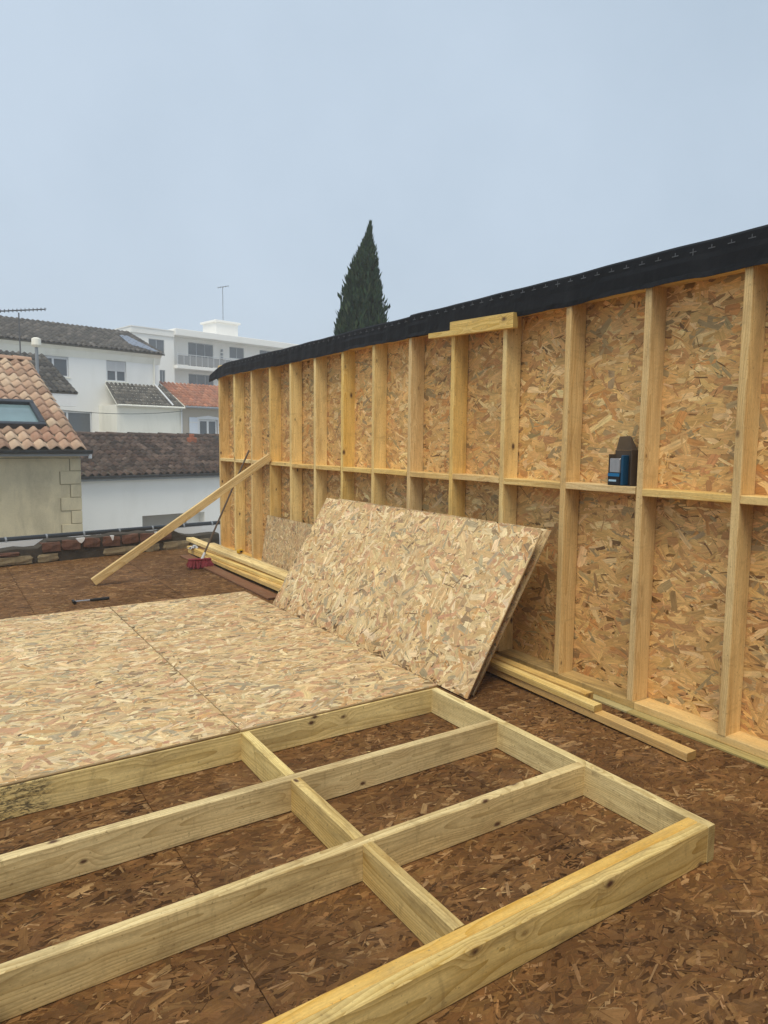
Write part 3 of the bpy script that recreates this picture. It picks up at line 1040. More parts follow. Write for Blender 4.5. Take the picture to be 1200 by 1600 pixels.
# rubble course, then bricks above it
stones = [(-.62, .50), (-.20, .30), (.16, .46), (.58, .26), (1.02, .0), (1.60, .62), (2.02, .22), (2.40, .42), (2.80, .28), (-1.15, .44), (-1.7, .5), (-2.2, .42)]
for i, (s, w) in enumerate(stones):
    if w:
        rock(w, .14, rp.uniform(.10, .13), 300 + i, .08).build('stone', M_RUBBLE, pp, PMx @ Matrix.Translation((s, .062, .055 + rp.uniform(-.005, .01))), smooth=False)
bricks = [(.62, .23, .20, .13), (.88, .25, .205, .135), (1.15, .25, .21, .13), (1.42, .25, .205, .14), (1.69, .25, .215, .13), (1.95, .23, .205, .14), (2.20, .24, .215, .13),
          (.12, .24, .150, .05), (-.16, .25, .15, .06), (-.45, .26, .15, .06), (-.75, .26, .16, .06), (-1.05, .26, .16, .06), (-1.35, .26, .16, .06), (-1.65, .26, .16, .06)]
for i, (s, w, zc, h) in enumerate(bricks):
    M = PMx @ Matrix.Translation((s, .058, zc)) @ Matrix.Rotation(rp.uniform(-.05, .05), 4, 'Y')
    rock(w, .135, h, 400 + i, .07).build('brick', M_BRICK, pp, M)
# splashes of old white paint running down over the bricks
for i, (s, w, zt, dz) in enumerate([(1.00, .11, .288, .055), (1.43, .045, .286, .055), (2.10, .08, .282, .05)]):
    q = MB()
    pts = [(-w / 2, dz * .3), (-w * .42, -dz * .2), (-w * .2, -dz * .75), (w * .05, -dz), (w * .25, -dz * .7), (w * .45, -dz * .1), (w / 2, dz * .3)]
    q.extrude([(s + a, zt + b - dz * .3) for a, b in pts], 'y', -.012, .03)
    q.build('paint_drip', M_SPLASH, pp)

kb = empty('white_kerb', PMx @ Vector((0, .24, 0)), PA)
tag(kb, 'narrow white rendered wall top behind the brick parapet', 'wall')
m = MB()
for i in range(40):
    pass
m.extrude([(-.055, -3.59), (.12, -3.59), (.12, .27), (-.055, .285)], 'x', -5.0, 3.45)
m.build('render', M_SPLASH, kb)
gu = empty('gutter', PMx @ Vector((0, .235, .30)), PA)
tag(gu, 'long thin black gutter lying along the white wall top behind the parapet', 'gutter')
gs = MB()
N = 10
outer = [(.042 * math.cos(math.pi * i / N), .006 + .042 * math.sin(math.pi * i / N)) for i in range(N + 1)]
gs.extrude(outer + [(-.042, -.008), (.042, -.008)], 'x', -5.0, 3.40)
gs.build('gutter_run', M_GUTTER, gu)
for s in [-.9, -.4, .13, .63, 1.12, 1.62, 2.12, 2.62, 3.1]:
    mm = MB()
    o2 = [(.046 * math.cos(math.pi * i / N), .006 + .046 * math.sin(math.pi * i / N)) for i in range(N + 1)]
    mm.extrude(o2 + [(-.046, -.01), (.046, -.01)], 'x', s - .012, s + .012)
    mm.build('bracket', M_ZINC, gu)

# ------------------------------------------------------------------ neighbouring houses
BA = R(12)
GZ = -3.6


def bworld(depth_pt):
    return depth_pt


def house(name, P0, label, cat='house', rot=None):
    o = empty(name, (P0[0], P0[1], GZ), BA if rot is None else rot)
    tag(o, label, cat)
    return o


def part(root, name, mb, mat, smooth=False, parent=None):
    """mesh given in house coordinates (e along the eaves, b backwards, world z)"""
    M = _PM[root.name] @ Matrix.Translation((0, 0, -GZ))
    return mb.build(name, mat, parent or root, M, smooth)


def tile_mesh(pitch, length, mat, amp=.035, th=.020, n=8):
    """one curved clay tile: x across, y up the slope, z out of the roof; thick front lip"""
    m = MB()
    xs = [pitch * 1.08 * (i / (n - 1) - .5) for i in range(n)]
    def zf(x):
        u = x / pitch
        return amp * math.cos(2 * math.pi * u) if abs(u) < .5 else -amp
    lo = [(x, -length * .5, zf(x) + .030) for x in xs]
    hi = [(x * .95, length * .56, zf(x) * .92 + .002) for x in xs]
    lb = [(x, -length * .5, zf(x) + .030 - th) for x in xs]
    k = n
    m.add(lo + hi + lb, [(i, i + 1, k + i + 1, k + i) for i in range(n - 1)] + [(2 * k + i, 2 * k + i + 1, i + 1, i) for i in range(n - 1)])
    return m.mesh('roof_tile', mat, True)


def roof_tiles(root, parent, e0, e1, b0, z0, b1, z1, pitch, course, mat, limit=999, cutout=None, jit=.006, seed=1, left=None):
    """single tiles on the slope from (b0,z0) to (b1,z1) between e0 and e1"""
    rr = random.Random(seed)
    sl = math.hypot(b1 - b0, z1 - z0)
    up = Vector((0, (b1 - b0) / sl, (z1 - z0) / sl))
    base = _PM[root.name] @ Matrix.Translation((0, 0, -GZ))
    mes = [tile_mesh(pitch, course, mat, pitch * k_) for k_ in (.185, .20, .175)]
    nr, nc = int(round(sl / course)), int(round((e1 - e0) / pitch))
    cnt = 0
    for r in range(nr):
        for c_ in range(nc):
            e = e1 - pitch * (c_ + .5)
            t = course * (r + .5)
            if cutout and cutout(e, t):
                continue
            if cnt >= limit:
                return
            cnt += 1
            p = Vector((e + rr.uniform(-jit, jit), b0, z0)) + up * (t + rr.uniform(-jit, jit) * 1.5)
            M = frame_matrix((1, 0, 0), up, p) @ Matrix.Rotation(rr.uniform(-.02, .02), 4, 'X') @ Matrix.Rotation(rr.uniform(-.025, .025), 4, 'Z')
            instance('roof_tile', rr.choice(mes), parent, base @ M)


def tile_field(root, parent, corners, pitch, course, mat, cols, seed=1, name='tile_field', q=6):
    """far roof: thousands of small tiles joined, corners = eave left, eave right, ridge right, ridge left (e,b,z)"""
    g2 = np.random.default_rng(seed)
    A, B, C, D = [Vector(p) for p in corners]
    nrm = (B - A).cross(D - A).normalized()
    nr = max(2, int(round((D - A).length / course)))
    W = max((B - A).length, (C - D).length)
    nc = max(2, int(round(W / pitch)))
    vs, fs, cs = [], [], []
    for r in range(nr):
        v0, v1 = r / nr, (r + 1.12) / nr
        for c_ in range(nc):
            k = len(vs)
            col = np.array(cols[int(g2.integers(len(cols)))]) * g2.normal(1, .16)
            jz = g2.uniform(-.006, .006)
            for vv, lift in ((v0, .030), (v1, .0)):
                for i in range(q):
                    u = (c_ + i / (q - 1)) / nc
                    L0, L1 = A.lerp(D, min(1, vv)), B.lerp(C, min(1, vv))
                    p = L0.lerp(L1, u)
                    h = pitch * .17 * math.cos(2 * math.pi * (i / (q - 1) - .5)) + lift + jz
                    vs.append(p + nrm * h)
            for i in range(q):
                vs.append(vs[k + i] - nrm * .03)
            for i in range(q - 1):
                fs.append((k + i, k + i + 1, k + q + i + 1, k + q + i))
                fs.append((k + 2 * q + i, k + 2 * q + i + 1, k + i + 1, k + i))
            cs += [tuple(np.clip(col, .01, .9)) + (1,)] * (3 * q)
    m = MB().add(vs, fs)
    o = part(root, name, m, mat, True, parent)
    at = o.data.attributes.new('strand', 'FLOAT_COLOR', 'POINT')
    at.data.foreach_set('color', np.array(cs, np.float32).ravel())
    o['kind'] = 'stuff'
    return o


def slab(corners, th):
    """thin closed slab under four roof corners"""
    A, B, C, D = [Vector(p) for p in corners]
    n_ = (B - A).cross(D - A).normalized()
    vs = [A, B, C, D] + [p - n_ * th for p in (A, B, C, D)]
    return MB().add(vs, [(0, 1, 2, 3), (7, 6, 5, 4), (0, 4, 5, 1), (1, 5, 6, 2), (2, 6, 7, 3), (3, 7, 4, 0)])


def window(root, e0, e1, z0, z1, b, panes=2, frame=M_PVC, glass=M_GLASS, shutter=0., sill=True, reveal=.10, fw=.05):
    """framed window standing in a wall at plane b; the wall has its own opening drawn by the reveal"""
    m = MB()
    bb = b - .012
    m.box(e0, e0 + fw, bb, b + .05, z0, z1)
    m.box(e1 - fw, e1, bb, b + .05, z0, z1)
    m.box(e0 + fw, e1 - fw, bb, b + .05, z1 - fw, z1)
    m.box(e0 + fw, e1 - fw, bb, b + .05, z0, z0 + fw)
    for i in range(1, panes):
        xc = e0 + (e1 - e0) * i / panes
        m.box(xc - fw * .7, xc + fw * .7, bb + .002, b + .048, z0 + fw, z1 - fw)
    w = part(root, 'window', m, frame)
    for i in range(panes):
        xa = e0 + (e1 - e0) * i / panes + fw * (.7 if i else 1.)
        xb = e0 + (e1 - e0) * (i + 1) / panes - fw * (.7 if i < panes - 1 else 1.)
        part(root, 'pane', MB().box(xa, xb, b + .012, b + .03, z0 + fw, z1 - fw), glass, parent=w)
    if shutter:
        zs = z1 - (z1 - z0) * shutter
        q = MB()
        zz = zs
        while zz < z1 - .01:
            q.box(e0 + .01, e1 - .01, bb - .014, bb - .002, zz, min(zz + .045, z1))
            zz += .05
        part(root, 'shutter', q, M_SHUT, parent=w)
    if sill:
        part(root, 'sill', MB().bevbox(e0 - .08, e1 + .08, b - .12, b + .02, z0 - .07, z0 - .002, .01), M_CREAM, parent=w)
    return w


def walled(e0, e1, b0, b1, z0, z1, holes=(), dep=.14):
    """box walls whose front face has real recessed openings (holes: e0,e1,z0,z1)"""
    m = MB()
    m.add([(e0, b1, z0), (e1, b1, z0), (e1, b1, z1), (e0, b1, z1), (e0, b0, z0), (e1, b0, z0), (e1, b0, z1), (e0, b0, z1)],
          [(1, 0, 3, 2), (4, 0, 1, 5)[::-1], (7, 6, 2, 3), (4, 7, 3, 0), (5, 1, 2, 6)])
    es = sorted({e0, e1} | {h[0] for h in holes} | {h[1] for h in holes})
    zs = sorted({z0, z1} | {h[2] for h in holes} | {h[3] for h in holes})
    for i in range(len(es) - 1):
        for j in range(len(zs) - 1):
            a, b, c_, d_ = es[i], es[i + 1], zs[j], zs[j + 1]
            inside = any(h[0] <= a + 1e-6 and b <= h[1] + 1e-6 and h[2] <= c_ + 1e-6 and d_ <= h[3] + 1e-6 for h in holes)
            if not inside:
                m.add([(a, b0, c_), (b, b0, c_), (b, b0, d_), (a, b0, d_)], [(0, 1, 2, 3)])
    for h in holes:
        a, b, c_, d_ = h
        y = b0 + dep
        m.add([(a, b0, c_), (b, b0, c_), (b, b0, d_), (a, b0, d_), (a, y, c_), (b, y, c_), (b, y, d_), (a, y, d_)],
              [(0, 1, 5, 4), (1, 2, 6, 5), (2, 3, 7, 6), (3, 0, 4, 7), (4, 5, 6, 7)])
    return m


# ---- stone house with the new terracotta roof
h1 = house('stone_house', (2.69, 15.61), 'weathered limestone house with mottled terracotta tile roof and a dark skylight', rot=R(6.8))
EZ = 1.42
m = walled(-6.5, .0, .30, 8.3, GZ, EZ - .10)
part(h1, 'wall', m, M_STONE)
rise = (1.42, 4.05)   # roof: eave z, ridge z
RB = 4.35
RZ = 3.60
for i, (za, zb) in enumerate([(.96, 1.22), (.68, .955), (.40, .675), (.12, .395), (-.16, .115), (-.44, -.165), (-.72, -.445), (-1.0, -.725)]):
    w = .40 if i % 2 else .20
    q = MB().bevbox(-w, .012, .278, .5, za + .004, zb - .004, .006)
    part(h1, 'quoin', q, M_QUOIN)
    q = MB().box(-w - .014, .002, .2925, .302, za - .006, za + .003)
    part(h1, 'joint', q, M_QJ)
    w2 = max(w, .20 if i % 2 else .40)
    part(h1, 'joint', MB().box(-w - .014, -w - .001, .2928, .302, za + .004, zb - .007), M_QJ)
part(h1, 'quoin', MB().bevbox(-1.9, -1.52, .284, .5, .40, .66, .006), M_QUOIN)
part(h1, 'joint', MB().box(-6.5, -.215, .2945, .302, 1.222, 1.232), M_QJ)
part(h1, 'fascia', MB().box(-6.6, .10, .02, .299, EZ - .145, EZ - .075), M_ZINC)
q = MB()
q.extrude([(.06 + .07 * math.cos(math.pi + math.pi * i / 8) - .09, EZ - .03 + .07 * math.sin(math.pi + math.pi * i / 8)) for i in range(9)] + [(.04, EZ - .022), (-.10, EZ - .022)], 'x', -6.6, .16)
part(h1, 'gutter', q, M_GUTTER)
part(h1, 'gutter_outlet', MB().bevbox(.10, .165, .0, .07, EZ - .20, EZ - .105, .01), M_PVC)
rc = [(-6.6, .0, EZ - .02), (.03, .0, EZ - .02), (.03, RB, RZ - .03), (-6.6, RB, RZ - .03)]
roof1 = part(h1, 'roof', slab(rc, .05), M_JOINT)
SKY = (-1.72, -.50, .92, 2.14)     # e0,e1,t0,t1 along the slope
sl1 = math.hypot(RB, RZ - EZ)
roof_tiles(h1, roof1, -2.52, .06, .0, EZ + .012, RB, RZ + .012, .235, .345, M_TILE, 300,
           lambda e, t: SKY[0] - .02 < e < SKY[1] + .04 and SKY[2] - .05 < t < SKY[3] + .10, seed=7)
part(h1, 'roof_field', slab([(-6.6, -.02, EZ + .02), (-2.55, -.02, EZ + .02), (-2.55, RB, RZ + .03), (-6.6, RB, RZ + .03)], .04), M_TILE)
part(h1, 'roof_back', slab([(.03, RB * 2, EZ - .02), (-6.6, RB * 2, EZ - .02), (-6.6, RB, RZ - .02), (.03, RB, RZ - .02)], .05), M_TILE)
m = MB()
for k in range(16):
    e = -6.5 + .41 * k
    ring = [(e + .0, RB + .13 * math.cos(a), RZ + .0 + .10 * math.sin(a)) for a in [math.pi * i / 8 for i in range(9)]]
    ring2 = [(e + .43, RB + .12 * math.cos(a), RZ - .01 + .09 * math.sin(a)) for a in [math.pi * i / 8 for i in range(9)]]
    m.add(ring + ring2, [(i, i + 1, 9 + i + 1, 9 + i) for i in range(8)])
part(h1, 'ridge_tiles', m, M_TILE, True)
# gable under the verge
part(h1, 'gable', MB().extrude([(.3, EZ - .11), (RB * 2 - .3, EZ - .11), (RB, RZ - .12)], 'x', -.25, -.001), M_STONE)
# skylight
upv = Vector((0, RB / sl1, (RZ - EZ) / sl1))
base1 = _PM['stone_house'] @ Matrix.Translation((0, 0, -GZ))
SM = base1 @ frame_matrix((1, 0, 0), upv, Vector(((SKY[0] + SKY[1]) / 2, 0, EZ)) + upv * ((SKY[2] + SKY[3]) / 2))
w2, l2 = (SKY[1] - SKY[0]) / 2, (SKY[3] - SKY[2]) / 2
m = MB()
m.bevbox(-w2, w2, -l2, -l2 + .11, -.02, .115, .012).bevbox(-w2, w2, l2 - .13, l2, -.02, .125, .012)
m.bevbox(-w2, -w2 + .10, -l2 + .111, l2 - .131, -.02, .12, .012).bevbox(w2 - .10, w2, -l2 + .111, l2 - .131, -.02, .12, .012)
sk = m.build('skylight', M_DKFRAME, h1, SM)
MB().box(-w2 + .10, w2 - .10, -l2 + .11, l2 - .13, .03, .045).build('pane', M_SKYGLASS, sk, SM)

# ---- low white house with the blackened tile roof
s2 = 1.08
P2 = (3.59 * s2, 21.53 * s2)
def zz(z, s):
    return EYE + (z - EYE) * s
h2 = house('low_white_house', P2, 'low white rendered house with blackened old tile roof behind the stone house')
E2 = zz(.56, s2)
m = walled(-2.2, 9.0, .20 * s2, 9.2, GZ, E2 - .05, holes=[(1.94 * s2, 4.12 * s2, -2.4, zz(-.735, s2))], dep=.35)
part(h2, 'wall', m, M_WHITE)
part(h2, 'recess_panel', MB().box(1.94 * s2 + .02, 4.12 * s2 - .55, .53, .56, -2.4, zz(-.735, s2) - .04), M_GREYWALL)
part(h2, 'eave_band', MB().box(-2.2, 9.0, .06, .214, E2 - .17, E2 - .10), M_ZINC)
q = MB()
q.extrude([(.0 + .075 * math.cos(math.pi + math.pi * i / 8), E2 - .02 + .085 * math.sin(math.pi + math.pi * i / 8)) for i in range(9)] + [(.07, E2 - .012), (-.07, E2 - .012)], 'x', -2.2, 9.0)
part(h2, 'gutter', q, M_GUTTER)
RB2 = 4.3
RZ2 = zz(1.80, s2)
rc = [(-2.3, .0, E2 - .02), (9.1, .0, E2 - .02), (9.1, RB2, RZ2 - .03), (-2.3, RB2, RZ2 - .03)]
roof2 = part(h2, 'roof', slab(rc, .05), M_JOINT)
roof_tiles(h2, roof2, .0, 7.2, .02, E2 + .01, RB2, RZ2 + .01, .258, .415, M_TILEDK, 320, seed=9, jit=.014)
DKC = [(.06, .034, .026), (.04, .026, .022), (.08, .048, .036), (.024, .019, .017)]
for ea, eb in ((-2.3, -.04), (7.24, 9.1)):
    tile_field(h2, roof2, [(ea, .02, E2 + .01), (eb, .02, E2 + .01), (eb, RB2, RZ2 + .01), (ea, RB2, RZ2 + .01)], .258, .415, M_TILEGR, DKC, 3)
part(h2, 'roof_back', slab([(9.1, RB2 * 2, E2), (-2.3, RB2 * 2, E2), (-2.3, RB2, RZ2 - .02), (9.1, RB2, RZ2 - .02)], .05), M_TILEDK)
m = MB()
for k in range(27):
    e = -2.3 + .42 * k
    jz = .012 * math.sin(k * 2.3)
    ring = [(e, RB2 + .14 * math.cos(a), RZ2 + jz + .10 * math.sin(a)) for a in [math.pi * i / 8 for i in range(9)]]
    ring2 = [(e + .45, RB2 + .125 * math.cos(a), RZ2 + jz - .012 + .09 * math.sin(a)) for a in [math.pi * i / 8 for i in range(9)]]
    m.add(ring + ring2, [(i, i + 1, 9 + i + 1, 9 + i) for i in range(8)])
part(h2, 'ridge_tiles', m, M_TILEDK, True)
vm = MB().bevbox(5.70, 6.02, 3.35, 3.65, RZ2 - .30, RZ2 - .08, .03).bevbox(5.78, 5.94, 3.42, 3.58, RZ2 - .085, RZ2 + .06, .02)
part(h2, 'roof_vent', vm, M_TILERED)

# ---- tall white house
s3 = 1.25
P3 = (9.03 * s3, 32.97 * s3)
h3 = house('white_house', P3, 'tall white two storey house with grey tile roof at the left edge')
E3 = zz(5.56, s3)
wins = [(-2.46 * s3, -1.56 * s3, zz(4.16, s3), zz(5.07, s3)), (-5.3 * s3, -4.06 * s3, zz(4.2, s3), zz(5.04, s3)), (-5.2 * s3, -3.15 * s3, zz(1.2, s3), zz(2.8, s3)),
        (-5.2 * s3, -4.42 * s3, zz(2.95, s3), zz(3.42, s3))]
m = walled(-13., -.03, .0, 8., GZ, E3 - .03, holes=wins)
part(h3, 'wall', m, M_WHITE)
for i, (a, b, c_, d_) in enumerate(wins):
    window(h3, a + .01, b - .01, c_ + .01, d_ - .01, .075, panes=2, shutter=(.5, .12, 0, .75)[i], sill=i < 2, fw=.07)
part(h3, 'cornice', MB().extrude([(-.02, E3 - .62), (-.06, E3 - .45), (-.10, E3 - .28), (-.22, E3 - .16), (-.30, E3 - .05), (-.001, E3 - .05), (-.001, E3 - .62)], 'x', -13., .06), M_CREAM)
part(h3, 'cornice', MB().extrude([(.02 - .05, E3 - .62), (.03, E3 - .45), (.12, E3 - .10), (.12, E3 - .05), (-.03, E3 - .05)][::-1], 'y', .0, 8.), M_CREAM)
RB3, RZ3 = 4.2, zz(6.93, s3)
rc = [(-13.1, -.36, E3 - .06), (.2, -.36, E3 - .06), (.2, RB3, RZ3 - .03), (-13.1, RB3, RZ3 - .03)]
roof3 = part(h3, 'roof', slab(rc, .06), M_JOINT)
GRC = [(.115, .105, .095), (.085, .08, .075), (.15, .135, .12), (.06, .056, .052)]
tile_field(h3, roof3, [(-13.1, -.36, E3), (.2, -.36, E3), (.2, RB3, RZ3), (-13.1, RB3, RZ3)], .27, .42, M_TILEGR, GRC, 4)
part(h3, 'roof_back', slab([(.2, RB3 * 2, E3), (-13.1, RB3 * 2, E3), (-13.1, RB3, RZ3 - .02), (.2, RB3, RZ3 - .02)], .06), M_TILEGR)
sl3 = Vector((0, RB3 + .36, RZ3 - E3)).normalized()
PM3 = [Vector((-1.35, -.30, E3 + .085)) + sl3 * 1.2, Vector((-.40, -.30, E3 + .085)) + sl3 * .05, Vector((-.10, -.30, E3 + .085)) + sl3 * .05, Vector((-.55, -.30, E3 + .085)) + sl3 * 3.3, Vector((-1.05, -.30, E3 + .085)) + sl3 * 3.3]
part(h3, 'roof_patch', MB().add([tuple(p) for p in PM3] + [tuple(p - Vector((0, 0, .03))) for p in PM3],
                                [(0, 1, 2, 3, 4), (9, 8, 7, 6, 5)] + [(i, 5 + i, 5 + (i + 1) % 5, (i + 1) % 5) for i in range(5)]),
     m_plain('slate_blue_sheet', (.20, .235, .30), .6, .15, 3.))
part(h3, 'gable', MB().extrude([(.0, E3 - .04), (RB3 * 2 - .2, E3 - .04), (RB3, RZ3 - .1)], 'x', -.4, -.032), M_WHITE)
part(h3, 'downpipe', MB().tube((-.34, -.09, -3.5), (-.34, -.09, E3 - .3), .05, None, 8), M_CREAM)
part(h3, 'wall_lamp', MB().bevbox(-2.95, -2.80, -.12, -.002, zz(2.55, s3), zz(2.68, s3), .02).tube((-2.55, -.1, zz(2.66, s3)), (-2.55, 0, zz(2.66, s3)), .05), M_DKFRAME)

# ---- dark roofed wing in front of it
s4 = 1.22
P4 = (4.56 * s4, 27.21 * s4)
h4 = house('dark_roof_wing', P4, 'low wing with ragged dark tile roof between the terracotta roof and the white house')
E4 = zz(3.30, s4)
part(h4, 'wall', walled(-9., -1.5, .3, 3.6, GZ, E4 - .05), M_WHITE)
part(h4, 'fascia', MB().box(-9., -.04, .04, .42, E4 - .62, E4 - .06), M_WHITE)
rc = [(-9.1, .0, E4 - .05), (.0, .0, E4 - .05), (-.10, 3.6, zz(4.87, s4) - .05), (-9.1, 3.6, zz(4.87, s4) - .05)]
roof4 = part(h4, 'roof', slab(rc, .05), M_JOINT)
tile_field(h4, roof4, [(-9.1, .0, E4), (.02, .0, E4), (-.08, 3.6, zz(4.87, s4)), (-9.1, 3.6, zz(4.87, s4))], .25, .36, M_TILEGR,
           [(.05, .05, .048), (.035, .034, .034), (.085, .08, .07), (.14, .13, .115)], 5)

# ---- annex with lean-to roof
s5 = 1.25
P5 = (6.61 * s5, 30.65 * s5)
h5 = house('white_annex', P5, 'cream annex with grey lean-to tile roof built against the tall white house')
E5 = zz(3.10, s5)
part(h5, 'wall', walled(.0, 2.98 * s5, .0, 2.2, GZ, E5 - .02), M_CREAM)
ZT5 = zz(4.10, s5)
rc = [(-.05, -.22, E5 - .04), (3.02 * s5, -.22, E5 - .04), (3.06 * s5, 2.1, ZT5 - .03), (.35, 2.1, ZT5 - .03)]
roof5 = part(h5, 'roof', slab(rc, .06), M_CREAM)
tile_field(h5, roof5, [(-.05, -.22, E5), (3.02 * s5, -.22, E5), (3.06 * s5, 2.1, ZT5), (.35, 2.1, ZT5)], .25, .36, M_TILEGR,
           [(.10, .093, .08), (.13, .12, .10), (.07, .066, .058), (.17, .155, .13)], 6)
fl = [Vector((2.43 * s5, -.24, E5 + .09)), Vector((2.50 * s5, -.24, E5 + .09)), Vector((2.62 * s5, 2.1, ZT5 + .09)), Vector((2.55 * s5, 2.1, ZT5 + .09))]
part(h5, 'flashing', slab(fl, .05), M_PVC)
part(h5, 'gutter', MB().tube((-.05, -.27, E5 - .06), (3.02 * s5, -.27, E5 - .06), .055, None, 10), M_CREAM)
part(h5, 'downpipe', MB().tube((2.93 * s5, -.09, -3.5), (2.93 * s5, -.09, E5 - .05), .045, None, 8), M_PVC)

# ---- house with orange roof
h6 = house('orange_roof_house', (P5[0] + 3.02 * s5 * math.cos(BA) , P5[1] + 3.02 * s5 * math.sin(BA)), 'beige house with orange tile roof and a white shuttered window')
E6 = zz(3.14, s5)
ow = (.81 * s5, 1.78 * s5, zz(1.4, s5), zz(2.58, s5))
part(h6, 'wall', walled(.0, 8., .0, 6., GZ, E6 - .02, holes=[ow]), m_plain('beige_render', (.45, .40, .33), .9, .08, 1.5, .15))
window(h6, ow[0] + .01, ow[1] - .01, ow[2] + .01, ow[3] - .01, .08, panes=2, fw=.09)
part(h6, 'window_surround', MB().box(ow[0] - .12, ow[0] - .001, -.02, .02, ow[2], ow[3]).box(ow[1] + .001, ow[1] + .12, -.02, .02, ow[2], ow[3])
     .extrude([(ow[0] - .12, ow[3] + .001), (ow[1] + .12, ow[3] + .001), (ow[1] + .12, ow[3] + .12), ((ow[0] + ow[1]) / 2, ow[3] + .22), (ow[0] - .12, ow[3] + .12)], 'y', -.02, .02), M_PVC)
sh = MB().bevbox(.30 * s5, .71 * s5, -.07, -.03, zz(1.4, s5), zz(2.66, s5), .008)
so = part(h6, 'shutter', sh, m_plain('white_shutter', (.66, .71, .78), .5, .05, 4.))
part(h6, 'shutter_batten', MB().box(.31 * s5, .70 * s5, -.082, -.0705, zz(2.4, s5), zz(2.46, s5)).box(.31 * s5, .70 * s5, -.082, -.0705, zz(1.75, s5), zz(1.81, s5)), M_PVC, parent=so)
ZT6 = zz(4.36, s5)
rc = [(-.0, -.3, E6 - .03), (8.1, -.3, E6 - .03), (8.1, 3., ZT6 - .02), (.12, 3., ZT6 - .02)]
roof6 = part(h6, 'roof', slab(rc, .06), M_CREAM)
tile_field(h6, roof6, [(.02, -.3, E6 + .01), (8.1, -.3, E6 + .01), (8.1, 3., ZT6), (.14, 3., ZT6)], .26, .40, M_TILEOR,
           [(.42, .17, .095), (.36, .14, .08), (.46, .21, .125), (.33, .145, .095)], 8)
part(h6, 'roof_back', slab([(8.1, 6.3, E6), (.1, 6.3, E6), (.12, 3., ZT6 - .02), (8.1, 3., ZT6 - .02)], .06), M_TILEOR)
part(h6, 'gutter', MB().tube((.0, -.36, E6 - .05), (8.1, -.36, E6 - .05), .06, None, 10), M_ZINC)

# ---- apartment block
h7 = house('apartment_block', (14.59, 61.17), 'pale flat-roofed apartment block with balcony fading into the mist', 'building')
wl7 = [(1.45, 2.89, 9.05, 10.2), (2.40, 2.92, 6.5, 7.65)]
part(h7, 'wall', walled(.0, 3.8, .0, 9., GZ, 10.55, holes=wl7), M_APART)
part(h7, 'parapet_band', MB().box(-.12, 3.78, -.12, 9., 10.555, 11.02).box(-.17, 3.78, -.17, 9., 11.02, 11.09), M_APART)
wr7 = [(5.66, 8.24, 8.2, 10.43), (9.98, 11.60, 9.4, 10.46), (5.66, 8.24, 5.35, 7.62), (9.98, 11.60, 6.5, 7.62), (13.4, 15.2, 9.3, 10.5), (13.4, 15.2, 6.4, 7.6)]
part(h7, 'wall', walled(3.8, 24., .9, 9., GZ, 10.72, holes=wr7), M_APART)
part(h7, 'roof_slab', MB().bevbox(3.78, 24., -.35, 9.1, 10.725, 11.30, .03), M_APART)
for (a, b, c_, d_) in wl7:
    window(h7, a + .01, b - .01, c_ + .01, d_ - .01, .06, panes=2, frame=M_ZINC, sill=False, fw=.06)
for (a, b, c_, d_) in wr7:
    window(h7, a + .01, b - .01, c_ + .01, d_ - .01, .96, panes=3 if b - a > 2 else 2, frame=M_ZINC, sill=False, fw=.06)
for zb in (7.87, 5.05):
    bo = part(h7, 'balcony', MB().bevbox(3.8, 9.9, -.5, .899, zb, zb + .30, .02), M_APART)
    rl = MB()
    rl.box(3.85, 9.85, -.47, -.43, zb + 1.22, zb + 1.27)
    for i in range(11):
        e = 3.87 + i * .594
        rl.box(e, e + .04, -.468, -.432, zb + .30, zb + 1.22)
    part(h7, 'railing', rl, M_SHUT, parent=bo)
    part(h7, 'railing_panel', MB().box(3.86, 9.84, -.428, -.41, zb + .36, zb + 1.15), m_plain('smoked_panel', (.27, .27, .27), .4, .1, 2.), parent=bo)
for i in range(3):
    part(h7, 'wall_box', MB().bevbox(9.0 + .0, 9.18, .70, .899, 9.2 + i * .34, 9.42 + i * .34, .02), M_ZINC)
part(h7, 'lift_housing', MB().bevbox(10.5, 13.0, 4., 6.5, 11.301, 13.15, .02).bevbox(10.3, 13.2, 3.8, 6.7, 13.152, 13.36, .03), M_APART)
part(h7, 'garden_wall', MB().box(4.0, 12., -2.0, -1.85, GZ, 6.0), M_TILERED)

# ---- aerials, vent pole, cable
def aerial(name, base, mast, boom_dir, boom, els, mat, label, el=.5, braces=True, boom_rise=.0):
    o = empty(name, base)
    tag(o, label, 'aerial')
    MB().tube((0, 0, 0), (0, 0, mast), .028, None, 8).build('mast', mat, o)
    d_ = Vector(boom_dir).normalized()
    sd = d_.cross(Vector((0, 0, 1))).normalized()
    t0 = Vector((0, 0, mast - .06))
    b = MB()
    a0, a1 = t0 - d_ * boom * .45, t0 + d_ * boom * .55 + Vector((0, 0, boom_rise))
    b.tube(a0, a1, .026, None, 6)
    bo = b.build('boom', mat, o)
    e_ = MB()
    for i in range(els):
        p = a0.lerp(a1, i / (els - 1))
        l = el * (1 - .35 * i / els)
        e_.tube(p - sd * l, p + sd * l, .016, None, 5)
        e_.tube(p - Vector((0, 0, .07)), p + Vector((0, 0, .07)), .020, None, 5)
    if braces:
        p = a0
        for hgt in (-.28, -.14, .14, .28):
            e_.tube(p + Vector((0, 0, hgt)) - sd * el * .8, p + Vector((0, 0, hgt)) + sd * el * .8, .012, None, 5)
        e_.tube(p - Vector((0, 0, .3)), p + Vector((0, 0, .3)), .014, None, 5)
    e_.build('element', mat, bo)
    return o


